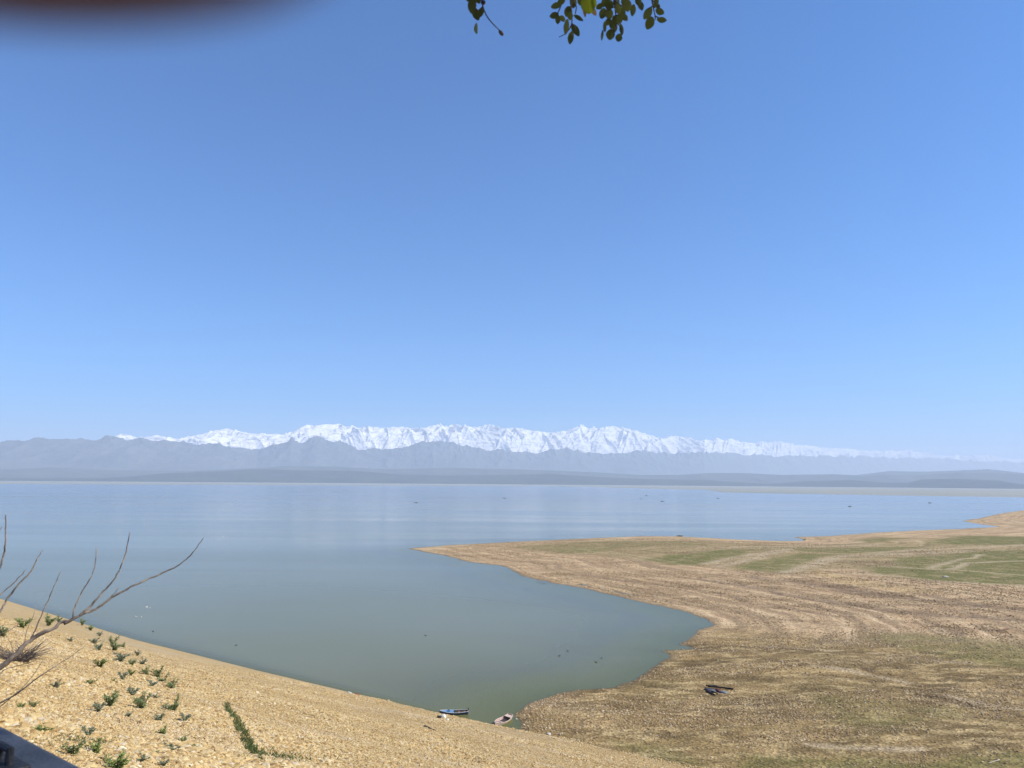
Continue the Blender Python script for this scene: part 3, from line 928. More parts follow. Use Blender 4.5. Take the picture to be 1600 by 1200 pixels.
def build_weeds():
    protos = [weed_proto(0, 1), weed_proto(1, 2), weed_proto(2, 3), weed_proto(0, 4)]
    G = 'green weeds growing on the dam face'
    small = 'tiny green weed sprig growing between the yellow stones of the dam face'
    W = [(222, 1101, 20, 0, 'bushy bright green weed standing alone in the middle of the gravel slope'),
         (172, 1098, 20, 0, 'green weed clump with a grey weed touching it on its left'),
         (155, 1108, 15, 1, 'grey green weed touching the left of a green clump'),
         (272, 1105, 19, 0, 'green weed clump halfway down the slope, right of the bushy bright one'),
         (289, 1124, 14, 1, 'sparse grey weed just below and right of a green clump'),
         (115, 1174, 24, 0, 'large dark green weed nearest the blue grey parapet'),
         (152, 1172, 22, 2, 'large yellow green weed, second from the parapet corner'),
         (183, 1196, 24, 2, 'broad yellow green weed cut by the bottom edge of the photo'),
         (138, 1148, 19, 1, 'grey green weed standing above the two large weeds by the parapet'),
         (266, 1172, 18, 1, 'grey weed at the foot of the right hand weed row'),
         (285, 1160, 13, 0, 'small dark weed above the grey weed at the row foot'),
         (257, 1144, 15, 2, 'bright weed between the green clump and the row foot'),
         (247, 1054, 15, 0, 'darkest green weed, upper end of the lower weed row'),
         (256, 1063, 12, 0, 'green weed just below the darkest one in the row'),
         (269, 1072, 15, 0, 'green weed ending the short row of three dark weeds'),
         (237, 1070, 12, 1, 'pale weed on the left of the short row of three dark weeds'),
         (230, 1051, 12, 0, 'small green weed left of the darkest weed'),
         (156, 1038, 16, 2, 'bright weed on bare gravel left of the weed rows'),
         (192, 1058, 15, 1, 'broad grey green weed beside a brown dry patch'),
         (204, 1052, 12, 2, 'yellow green weed touching a broad grey green weed'),
         (207, 1084, 15, 1, 'grey weed above the bushy bright green one'),
         (189, 1030, 15, 1, 'grey weed in the middle of the upper weed row'),
         (179, 1012, 14, 0, 'green weed second from the top of the upper weed row'),
         (175, 1003, 12, 0, 'green weed at the top of the upper weed row'),
         (60, 1142, 16, 2, 'tall thin yellow green weed close above the parapet'),
         (75, 973, 14, 0, 'dark green weed on the skyline of the slope, left'),
         (5, 990, 16, 0, 'dark green weed at the left edge behind bare twigs'),
         (128, 974, 9, 0, 'small weed breaking the waterline edge of the slope'),
         (35, 975, 18, 2, 'tall yellow green weed behind the bare twigs'),
         (250, 1123, 14, 1, None), (146, 1003, 11, 1, None), (155, 1012, 12, 1, None), (205, 1037, 12, 0, None), (214, 1022, 9, 1, None), (224, 1036, 11, 1, None),
         (88, 1072, 12, 1, None), (139, 1068, 11, 2, None), (52, 1103, 10, 0, None), (32, 1105, 9, 2, None), (92, 969, 8, 0, None), (142, 982, 9, 2, None),
         (156, 991, 8, 1, None), (110, 1000, 8, 1, None), (222, 1188, 14, 1, None), (256, 1194, 14, 1, None), (166, 1190, 12, 0, None), (241, 1090, 9, 1, None),
         (200, 1118, 9, 1, None), (300, 1168, 9, 2, None), (176, 1064, 8, 2, None), (108, 962, 8, 0, None), (193, 1009, 8, 2, None), (240, 1180, 10, 2, None)]
    random.seed(5)
    for n, (px, py, s, kind, lab) in enumerate(W):
        if kind == 0 and n % 2: kind = 3
        o, st = protos[kind]
        if o.get('used'):
            o = o.copy(); COL.objects.link(o)
            st = st.copy(); COL.objects.link(st); st.parent = o
        o['used'] = True
        q = on_ground(px, min(py + s * 0.35, 1215), 3.0, 330.0)
        dist = (q - Vector((0, 0, CAM_H))).length
        o.location = q
        k = s * dist / F_PX * 1.12
        o.scale = (k * 1.05, k * 1.05, k * random.uniform(0.9, 1.15))
        o.rotation_euler = (random.uniform(-0.2, 0.2), random.uniform(-0.2, 0.2), random.uniform(0, 6.28))
        o.scale.x *= random.uniform(0.75, 1.35)
        tag(o, lab or small, 'weed', G)
    for ob in list(COL.objects):
        if 'used' in ob: del ob['used']
build_weeds()

def build_dry_bush():
    random.seed(21)
    q = on_ground(28, 1036, 3, 200)
    k = (q - Vector((0, 0, CAM_H))).length / F_PX
    bm = bmesh.new()
    for i in range(170):
        tip = rand_dir(0.25) * random.uniform(14, 38) * k
        tip.x *= 1.3
        b = Vector((random.uniform(-9, 9), random.uniform(-9, 9), 0)) * k
        tube(bm, curve_pts([b, b + tip * 0.5 + Vector((0, 0, 2 * k)), b + tip + Vector((random.uniform(-4, 4), random.uniform(-4, 4), 0)) * k], 3), [0.5 * k, 0.4 * k, 0.35 * k, 0.3 * k, 0.3 * k, 0.25 * k, 0.18 * k], 4)
    o = done('dry_bush', bm, worn('dry_twigs', (0.16, 0.125, 0.10), 0.9, 4))
    o.location = q
    tag(o, 'dry grey tangle of twigs on the gravel behind the bare shrub', 'bush')
build_dry_bush()

def build_grass():
    random.seed(31)
    bm = bmesh.new()
    strip = [(352, 1110), (358, 1125), (366, 1140), (376, 1160), (388, 1180), (398, 1194), (405, 1215)]
    for i in range(1500):
        t = random.random() ** 0.8 * (len(strip) - 1)
        a = int(t); f = t - a
        a2 = min(a + 1, len(strip) - 1)
        w = (1.2 + 9.0 * t / 6)
        px = strip[a][0] * (1 - f) + strip[a2][0] * f + random.gauss(0, w * 0.55)
        py = strip[a][1] * (1 - f) + strip[a2][1] * f + random.gauss(0, 2.5)
        G_PTS.append((px, py))
    for i in range(900):
        G_PTS.append((random.gauss(170, 60), random.gauss(1199, 7)))
    for i in range(700):
        G_PTS.append((random.gauss(420, 30), random.gauss(1203, 5)))
    P = np.array(G_PTS)
    # intersect the lines of sight with the dam face plane
    for px, py in P:
        d = ray(px, py)
        pn = NX * d[0] + NY * d[1]
        kk = 36.4 / (103.0 - 1.4)
        t = (CAM_H - 36.4 + 0.6 - 1.4 * kk) / (-d[2] - pn * kk)
        if t < 0 or t > 200: continue
        x, y = d[0] * t, d[1] * t
        BL.append((x, y, t))
    B = np.array(BL)
    Z = ground_height(B[:, 0], B[:, 1])
    for (x, y, t), z in zip(B, Z):
        h = random.uniform(3.5, 8.0) * t / F_PX
        dr = rand_dir(0.9)
        b = Vector((x, y, z + 0.05))
        leaf(bm, b, dr, rand_dir(0.1), h, h * random.uniform(0.12, 0.3), 0.3, 2)
    o = done('grass_tufts', bm, leaf_material('grass_blade', (0.085, 0.115, 0.030), (0.150, 0.170, 0.055)))
    tag(o, 'short green grass in a narrow strip down the gravel slope', 'grass', kind='stuff')
G_PTS, BL = [], []
build_grass()

# ------------------------------------------------------------------ tree hanging over the view
def build_tree():
    random.seed(41)
    base = Vector((3.3, -2.6, 38.0))
    root = empty('overhanging_tree', base)
    tag(root, 'tree whose small round leaves hang into the top of the view', 'tree')
    green = leaf_material('round_leaf', (0.045, 0.055, 0.012), (0.080, 0.092, 0.022), 0.35)
    yel = leaf_material('yellow_leaf', (0.16, 0.19, 0.012), (0.22, 0.24, 0.02), 0.6)
    dry = leaf_material('dry_leaf', (0.20, 0.13, 0.07), (0.28, 0.19, 0.11), 0.3)
    tw = worn('twig_bark', (0.055, 0.045, 0.035), 0.8, 30)
    fruit = worn('fruit_skin', (0.040, 0.012, 0.014), 0.4, 20)
    L = lambda px, py, d=2.2: at_dist(px, py, d) - base
    bm = bmesh.new()
    tube(bm, curve_pts([(0, 0, -0.3), (0.05, 0.05, 1.2), (-0.1, 0.2, 2.4), (-0.3, 0.6, 3.4), (-0.6, 1.0, 4.4)], 5), list(np.linspace(0.16, 0.06, 21)), 12)
    done('trunk', bm, BARK, root)
    bm = bmesh.new()
    limb = curve_pts([(-0.25, 0.5, 3.2), (-1.3, 1.9, 3.75), L(1150, -330, 2.5), L(1000, -200, 2.3), L(820, -190, 2.2), L(720, -160, 2.2)], 6)
    tube(bm, limb, list(np.linspace(0.05, 0.006, len(limb))), 8)
    limb2 = curve_pts([(-0.15, 0.35, 2.9), (0.5, 2.2, 3.7), (-0.5, 3.2, 4.2), (-1.6, 3.9, 4.5)], 6)
    tube(bm, limb2, list(np.linspace(0.05, 0.008, len(limb2))), 8)
    done('limb', bm, BARK, root)
    tb, lb = bmesh.new(), bmesh.new()
    def T(pts, r0=0.0022, r1=0.0012):
        c = curve_pts(pts, 5); tube(tb, c, list(np.linspace(r0, r1, len(c))), 6)
    T([L(720, -160), L(745, -70), L(752, -10), L(755, 12), L(764, 30), L(783, 50)], 0.003, 0.0013)
    T([L(755, 10), L(748, 16), L(742, 20)]); T([L(752, -10), L(742, 0), L(738, 5)])
    T([L(850, -190), L(880, -80), L(890, -10), L(893, 20), L(893, 38), L(884, 52), L(873, 58)], 0.003, 0.001)
    T([L(890, -10), L(900, 8), L(899, 22)]); T([L(886, -30), L(876, 10), L(870, 22)]); T([L(893, 36), L(898, 42), L(899, 50)])
    T([L(930, -200), L(950, -80), L(958, -10), L(962, 20), L(962, 40), L(958, 55)], 0.0035, 0.001)
    T([L(960, 0), L(975, 12), L(985, 12)]); T([L(961, 10), L(948, 16), L(942, 22)]); T([L(962, 35), L(968, 40), L(972, 50)]); T([L(962, 25), L(972, 22), L(976, 28)])
    T([L(985, -80), L(990, -20), L(1000, 2), L(1003, 10)])
    T([L(1000, -200), L(1010, -80), L(1018, -5), L(1021, 12), L(1024, 28), L(1022, 32)], 0.003, 0.001)
    T([L(1020, 10), L(1012, 14)]); T([L(1023, 25), L(1031, 28)]); T([L(1018, 0), L(1028, 6), L(1032, 14)])
    done('twigs', tb, tw, root)
    view = (Vector((0, 0, CAM_H)) - at_dist(900, 20, 2.2)).normalized()
    right = Vector((1, 0, 0)); upv = view.cross(right).normalized() * -1
    if upv.z < 0: upv = -upv
    def place(bm_, px, py, lw, lh, ang, tilt=0.35, d=None):
        d = d or random.uniform(2.08, 2.32)
        s = d / F_PX
        a = R(ang)
        dr = right * math.cos(a) + upv * math.sin(a)
        nrm = (view + right * random.uniform(-tilt, tilt) + upv * random.uniform(-tilt, tilt)).normalized()
        c = L(px, py, d)
        leaf(bm_, c - dr * lh * s * 0.5, dr, nrm, lh * s, lw * s, 0.06, 7)
    # angle: -90 hangs straight down
    LV = [(738, 9, 13, 20, -95), (744, 22, 11, 17, -70), (752, 19, 7, 13, -110), (746, -4, 12, 16, -80), (732, -8, 12, 17, -100),
          (869, 9, 9, 15, 205), (877, 2, 9, 14, 215), (896, 4, 10, 14, -80), (866, 24, 9, 13, 190), (872, 31, 8, 11, -100), (879, 29, 7, 10, -60), (887, 18, 10, 14, -100),
          (891, 25, 8, 11, -80), (904, 28, 6, 15, -25), (885, 42, 8, 20, -100), (899, 47, 10, 19, -40), (892, 59, 9, 17, -90),
          (942, 21, 11, 14, -110), (937, 10, 8, 11, 200), (952, 22, 11, 15, -90), (952, 8, 12, 14, -100), (963, 4, 9, 14, -80), (945, 4, 10, 13, -120), (972, 20, 10, 16, -95), (966, 14, 9, 14, -80),
          (981, 9, 11, 15, -80), (989, 16, 8, 15, -85), (1001, 9, 9, 13, -60), (997, 2, 9, 13, -70), (976, 27, 8, 12, -50), (968, 30, 10, 12, -90), (950, 34, 8, 10, -110), (945, 42, 5, 14, -95),
          (956, 38, 9, 12, -90), (960, 32, 8, 13, -85), (971, 46, 6, 15, -70), (954, 54, 13, 14, -90), (967, 59, 11, 10, -25), (941, 55, 4, 14, -100), (961, 44, 7, 12, -90), (976, 2, 10, 14, -90),
          (1025, 4, 7, 14, -100), (1012, 21, 11, 17, -110), (1031, 18, 9, 13, -30), (1015, 36, 13, 17, -110), (1034, 31, 8, 14, -10), (1028, 10, 6, 9, -60), (907, 1, 9, 12, -90)]
    for px, py, w, h, a in LV:
        place(lb, px, py, w, h, a + random.uniform(-12, 12), 0.3)
    # the part of the crown above the picture
    for c in limb[8:]:
        for k in range(26):
            p = c + Vector((random.gauss(0, 0.16), random.gauss(0, 0.16), random.uniform(-0.02, 0.38)))
            leaf(lb, p, rand_dir(-0.7), rand_dir(0.5), random.uniform(0.028, 0.04), random.uniform(0.018, 0.026), 0.1, 4)
    for c in limb2[6:]:
        for k in range(45):
            p = c + Vector((random.gauss(0, 0.35), random.gauss(0, 0.35), random.uniform(-0.1, 0.6)))
            leaf(lb, p, rand_dir(-0.7), rand_dir(0.5), random.uniform(0.03, 0.045), random.uniform(0.02, 0.03), 0.1, 4)
    done('leaves', lb, green, root)
    bm = bmesh.new(); place(bm, 919, 7, 22, 24, -75, 0.2, 2.15); place(bm, 923, 2, 15, 20, -40, 0.2, 2.2); done('yellow_leaf', bm, yel, root)
    bm = bmesh.new(); place(bm, 913, 17, 6, 16, -75, 0.5, 2.2); place(bm, 928, 18, 7, 12, -60, 0.5, 2.2); done('dry_leaf', bm, dry, root)
    bm = bmesh.new(); tube(bm, [L(754, 0), L(754.6, 1.5), L(755, 4), L(755.3, 6.5), L(755.5, 8)], [0.0015, 0.0052, 0.0066, 0.0052, 0.0012], 12); done('berry', bm, fruit, root)
    bm = bmesh.new(); tube(bm, [L(779.5, 47.5), L(781, 49), L(783.5, 52), L(785.5, 54.5), L(786.5, 55.5)], [0.0016, 0.0045, 0.0052, 0.0040, 0.0012], 10); done('bud', bm, tw, root)
build_tree()

# ------------------------------------------------------------------ boats
def hull_section(u, L, B, Dp, rise_b, rise_s, tr):
    """u 0 stern .. 1 bow -> x, half beam at gunwale, sheer height, keel height"""
    hb = B / 2 * (tr + (1 - tr) * math.sin(min(u / 0.5, 1) * math.pi / 2)) if u < 0.5 else B / 2 * (1 - ((u - 0.5) / 0.5) ** 2.3)
    sheer = Dp + rise_b * max(0, (u - 0.35) / 0.65) ** 2 + rise_s * max(0, (0.35 - u) / 0.35) ** 2
    keel = 0.0 + max(0, (u - 0.82) / 0.18) ** 2 * (sheer * 0.75)
    return (u - 0.5) * L, max(hb, 0.025), sheer, keel

def make_boat(label, L, B, Dp, mats, deck_to, rise_b=0.28, rise_s=0.12, tr=0.72, seats=(0.22, 0.45), inner=None, outer=None, group=None):
    root = empty('rowing_boat', (0, 0, 0))
    tag(root, label, 'boat', group)
    n, m = 26, 7
    def ring(u, off, zoff=0.0):
        x, hb, sh, ke = hull_section(u, L, B, Dp, rise_b, rise_s, tr)
        hb = max(hb - off, 0.01); pts = []
        for k in range(-m, m + 1):
            t = abs(k) / m
            yy = math.copysign(hb * (t ** 0.62), k) if k else 0.0
            zz = ke + zoff + (sh - ke - zoff) * (t ** 2.4)
            pts.append((x, yy, zz))
        return pts
    def shell(off, zoff, u0, u1):
        bm = bmesh.new()
        rows = [[bm.verts.new(p) for p in ring(u0 + (u1 - u0) * i / n, off, zoff)] for i in range(n + 1)]
        for a, b in zip(rows, rows[1:]):
            for k in range(2 * m): bm.faces.new((a[k], a[k + 1], b[k + 1], b[k]))
        return bm, rows
    bm, rows = shell(0, 0, 0, 1)
    bm.faces.new(rows[0])                       # transom
    done('hull', bm, mats['hull'], root)
    bm, rows = shell(0.04, 0.05, 0.015, 0.985)
    bm.faces.new(rows[0])
    done('lining', bm, mats['inside'], root)
    bm = bmesh.new()
    for sgn in (-1, 1):
        pts = []
        for i in range(n + 1):
            x, hb, sh, ke = hull_section(i / n, L, B, Dp, rise_b, rise_s, tr)
            pts.append((x, sgn * (hb - 0.02), sh + 0.012))
        tube(bm, pts, (0.045), 6)
    x, hb, sh, ke = hull_section(0, L, B, Dp, rise_b, rise_s, tr)
    tube(bm, [(x, -hb, sh + 0.012), (x, hb, sh + 0.012)], 0.045, 6)
    done('gunwale', bm, mats['rim'], root)
    if deck_to < 1:
        bm = bmesh.new(); rows = []
        for i in range(9):
            u = deck_to + (0.99 - deck_to) * i / 8
            x, hb, sh, ke = hull_section(u, L, B, Dp, rise_b, rise_s, tr)
            rows.append([bm.verts.new((x, q * (hb - 0.03), sh - 0.02 + 0.05 * (1 - q * q))) for q in (-1, -0.5, 0, 0.5, 1)])
        for a, b in zip(rows, rows[1:]):
            for k in range(4): bm.faces.new((a[k], a[k + 1], b[k + 1], b[k]))
        x, hb, sh, ke = hull_section(deck_to, L, B, Dp, rise_b, rise_s, tr)
        lo = [bm.verts.new((x, q * (hb - 0.05) * 0.85, ke + 0.12)) for q in (-1, -0.5, 0, 0.5, 1)]
        for k in range(4): bm.faces.new((rows[0][k], lo[k], lo[k + 1], rows[0][k + 1]))
        done('fore_deck', bm, mats['deck'], root, False)
    for u in seats:
        x, hb, sh, ke = hull_section(u, L, B, Dp, rise_b, rise_s, tr)
        bm = bmesh.new(); box(bm, (x, 0, sh - 0.14), (0.26, 2 * hb - 0.14, 0.04), bevel=0.008)
        done('seat', bm, mats['seat'], root, False)
    return root

def build_boats():
    blue = worn('blue_boat_paint', (0.15, 0.30, 0.48), 0.55, 2.5, 0.4)
    navy = worn('navy_boat_paint', (0.030, 0.050, 0.110), 0.5, 2.5, 0.4)
    wood = worn('brown_boat_wood', (0.27, 0.17, 0.10), 0.8, 3, 0.5)
    dkw = worn('dark_boat_wood', (0.060, 0.040, 0.030), 0.8, 3, 0.4)
    white = worn('pale_boat_paint', (0.55, 0.56, 0.56), 0.6, 3, 0.35)
    cream = worn('cream_boat_paint', (0.62, 0.47, 0.36), 0.65, 2.5, 0.3)
    pink = worn('pink_boat_paint', (0.45, 0.29, 0.24), 0.7, 2.5, 0.35)
    greyb = worn('grey_boat_paint', (0.06, 0.058, 0.058), 0.7, 4)
    blk = worn('black_boat_paint', (0.02, 0.02, 0.022), 0.6, 4)
    b = make_boat('blue wooden rowing boat with a pale rim moored beside the gravel', 5.0, 1.5, 0.62, dict(hull=navy, inside=dkw, rim=white, deck=blue, seat=wood), 0.50, seats=(0.12, 0.32))
    q = flat(709, 1115.5)
    b.location = (q[0], q[1], -0.22); b.rotation_euler = (R(-3), R(1.0), R(183))
    bm = bmesh.new(); box(bm, (0.85, 0, 0.84), (0.55, 0.5, 0.12), bevel=0.02); h = done('hatch', bm, blue, b, False)
    bm = bmesh.new(); box(bm, (0.85, 0, 0.915), (0.30, 0.28, 0.03), bevel=0.008); done('lid', bm, blk, h, False)
    bm = bmesh.new(); tube(bm, [(-2.5, 0, 0.45), (-2.53, 0, 0.8), (-2.56, 0, 1.15)], [(0.10, 0.05), (0.10, 0.06), (0.13, 0.07)], 8)
    tube(bm, [(-2.55, 0, 1.12), (-2.1, 0.05, 1.2)], [0.03, 0.025], 6); done('rudder_post', bm, blk, b)
    bm = bmesh.new(); tube(bm, [(-1.9, 0.2, 0.62), (0.1, 0.52, 0.8)], 0.03, 6); box(bm, (-2.15, 0.16, 0.6), (0.55, 0.15, 0.03)); done('oar', bm, wood, b)
    c = make_boat('cream and pink open boat with a dark hold in the weedy shallows', 4.9, 1.75, 0.62, dict(hull=cream, inside=pink, rim=cream, deck=pink, seat=cream), 0.80, seats=(0.62,), rise_s=0.30, tr=0.55)
    q = flat(785, 1129)
    c.location = (q[0], q[1], -0.20); c.rotation_euler = (R(-6), R(2), R(238))
    bm = bmesh.new()
    x, hb, sh, ke = hull_section(0.12, 4.9, 1.75, 0.62, 0.28, 0.30, 0.55)
    box(bm, (x, 0, sh + 0.03), (0.95, 1.25, 0.04), bevel=0.01); done('stern_deck', bm, cream, c, False)
    bm = bmesh.new(); box(bm, (-0.35, 0, 0.34), (1.35, 1.15, 0.04)); done('floor_boards', bm, dkw, c, False)
    bm = bmesh.new(); tube(bm, [(2.38, 0, 0.35), (2.50, 0, 0.72), (2.56, 0, 1.0)], [(0.07, 0.05), (0.06, 0.05), (0.05, 0.04)], 8); done('stem_post', bm, blk, c)
    # seven fishing boats far out: hull, helmsman's shelter and outrigger are below one pixel, so each is one mesh
    def far_boat():
        bm = bmesh.new(); n, m = 12, 4
        rows = []
        for i in range(n + 1):
            x, hb, sh, ke = hull_section(i / n, 6.5, 1.6, 0.75, 0.5, 0.3, 0.5)
            rows.append([bm.verts.new((x, math.copysign(hb * (abs(k) / m) ** 0.6, k) if k else 0, ke - 0.2 + (sh - ke) * (abs(k) / m) ** 2.2)) for k in range(-m, m + 1)])
        for a, bb in zip(rows, rows[1:]):
            for k in range(2 * m): bm.faces.new((a[k], a[k + 1], bb[k + 1], bb[k]))
        bm.faces.new(rows[0])
        for q in (-1.1, 0.2, 1.3): box(bm, (q, 0, 0.42), (0.25, 1.3, 0.05))
        box(bm, (-0.6, 0, 0.75), (1.3, 0.9, 0.9), bevel=0.2)
        return done('fishing_boat', bm, greyb)
    F = [(650, 785.5, 1.0, 'dark fishing boat, leftmost far out on the lake'), (788, 778.5, 1.0, 'dark fishing boat left of centre, near the far shore'),
         (1035, 783.5, 1.0, 'dark fishing boat off the far side of the grassy spit, nearer of three'), (1010, 774.5, 1.0, 'very small dark boat close to the far shore, farthest of all'),
         (1002, 779.5, 0.7, 'small grey boat between two darker ones at mid lake'), (1122, 779, 1.1, 'dark boat alone right of the centre of the lake'), (1328, 791.5, 1.0, 'dark fishing boat on the pale water at the right, with rings round it'),
         (1453, 786, 1.0, 'dark boat farthest to the right on the lake')]
    f0 = None
    random.seed(3)
    for px, py, s, lab in F:
        o = far_boat() if f0 is None else f0.copy()
        if f0 is None: f0 = o
        else: COL.objects.link(o)
        q = flat(px, py); d = math.hypot(*q)
        k = s * 0.8 * min(1.6, max(0.55, 7.0 * d / F_PX / 6.5))
        o.location = (q[0], q[1], 0); o.scale = (k, k, k); o.rotation_euler = (0, 0, random.uniform(-0.4, 0.4) + (math.pi if random.random() > 0.5 else 0))
        tag(o, lab, 'boat', 'fishing boats far out on the lake')
    o = f0.copy(); COL.objects.link(o)
    q = flat(1063, 838.4); o.location = (q[0], q[1] + 2, 0.05); o.scale = (0.75,) * 3; o.rotation_euler = (0, 0, 0.2)
    tag(o, 'dark boat drawn up on the far shore of the grassy spit', 'boat')
build_boats()

# ------------------------------------------------------------------ birds on the water
def build_birds():
    white = worn('white_plumage', (0.75, 0.73, 0.68), 0.7, 6, 0.2)
    dark = worn('dark_plumage', (0.060, 0.056, 0.052), 0.7, 6, 0.3)
    def bird(mat):
        bm = bmesh.new()
        pts = curve_pts([(-0.42, 0, 0.14), (-0.28, 0, 0.12), (-0.08, 0, 0.09), (0.14, 0, 0.10), (0.26, 0, 0.20), (0.28, 0, 0.33), (0.31, 0, 0.42), (0.38, 0, 0.42), (0.46, 0, 0.395)], 4)
        keys = [(0.01, 0.01), (0.09, 0.05), (0.15, 0.12), (0.13, 0.12), (0.06, 0.07), (0.038, 0.042), (0.05, 0.055), (0.035, 0.03), (0.008, 0.006)]
        ks = np.linspace(0, 8, len(pts))
        rad = [(float(np.interp(k, range(9), [a for a, b in keys])), float(np.interp(k, range(9), [b for a, b in keys]))) for k in ks]
        tube(bm, pts, rad, 10)
        for s in (-1, 1):
            tube(bm, curve_pts([(0.12, s * 0.10, 0.16), (-0.1, s * 0.145, 0.17), (-0.38, s * 0.06, 0.18)], 3), [0.02, 0.04, 0.05, 0.055, 0.05, 0.03, 0.008], 6)
        return done('water_bird', bm, mat)
    W = [(213, 964.5, 'white bird on the water, left of a close pair'), (221, 965, 'white bird on the water, right of a close pair'), (229, 949, 'white bird on the water above the close pair'),
         (234, 950.5, 'faint white bird right behind the one above the pair'), (348, 839, 'far white bird floating beyond the tips of the bare twigs'), (225, 821, 'white bird farthest off over the left water')]
    K = [(239, 987, 'dark duck near the left gravel waterline'), (369, 1008.5, 'dark duck off the middle of the gravel bank'), (665, 993.5, 'dark duck alone in the middle of the cove'),
         (822, 921, 'dark duck off the bend of the spit'), (874, 1025, 'dark duck, lowest left of four in the cove'), (887, 1017.5, 'dark duck, upper left of four in the cove'),
         (940, 1028.5, 'dark duck, rightmost of four in the cove'), (931, 1035, 'dark duck, lowest of four in the cove')]
    S = [(840, 908.5), (844, 910), (848, 911.5), (851, 911)]
    protos = {}
    random.seed(9)
    def put(px, py, mat, lab, group, s):
        if mat not in protos: o = protos[mat] = bird(mat)
        else:
            o = protos[mat].copy(); COL.objects.link(o)
        q = flat(px, py)
        o.location = (q[0], q[1], -0.03); o.scale = (s,) * 3
        o.rotation_euler = (0, 0, random.uniform(0, 6.28))
        tag(o, lab, 'bird', group)
    for px, py, lab in W: put(px, py, white, lab, 'white birds floating on the left water', 0.95 if py > 900 else 1.2)
    for px, py, lab in K: put(px, py, dark, lab, 'dark ducks in the cove', 0.8)
    for px, py in S: put(px, py + 0.8, dark, 'dark duck in the small flock beside the bend of the spit', 'ducks by the spit', 0.9)
    # two dark waders or people-sized specks stand on the small point; built as birds
    q = flat(1256, 843); o = protos[dark].copy(); COL.objects.link(o); o.location = (q[0], q[1] - 2, ground_z(q[0], q[1] - 2)); o.scale = (2.0,) * 3
    tag(o, 'dark bird standing on the small point of the far shoreline', 'bird')
build_birds()

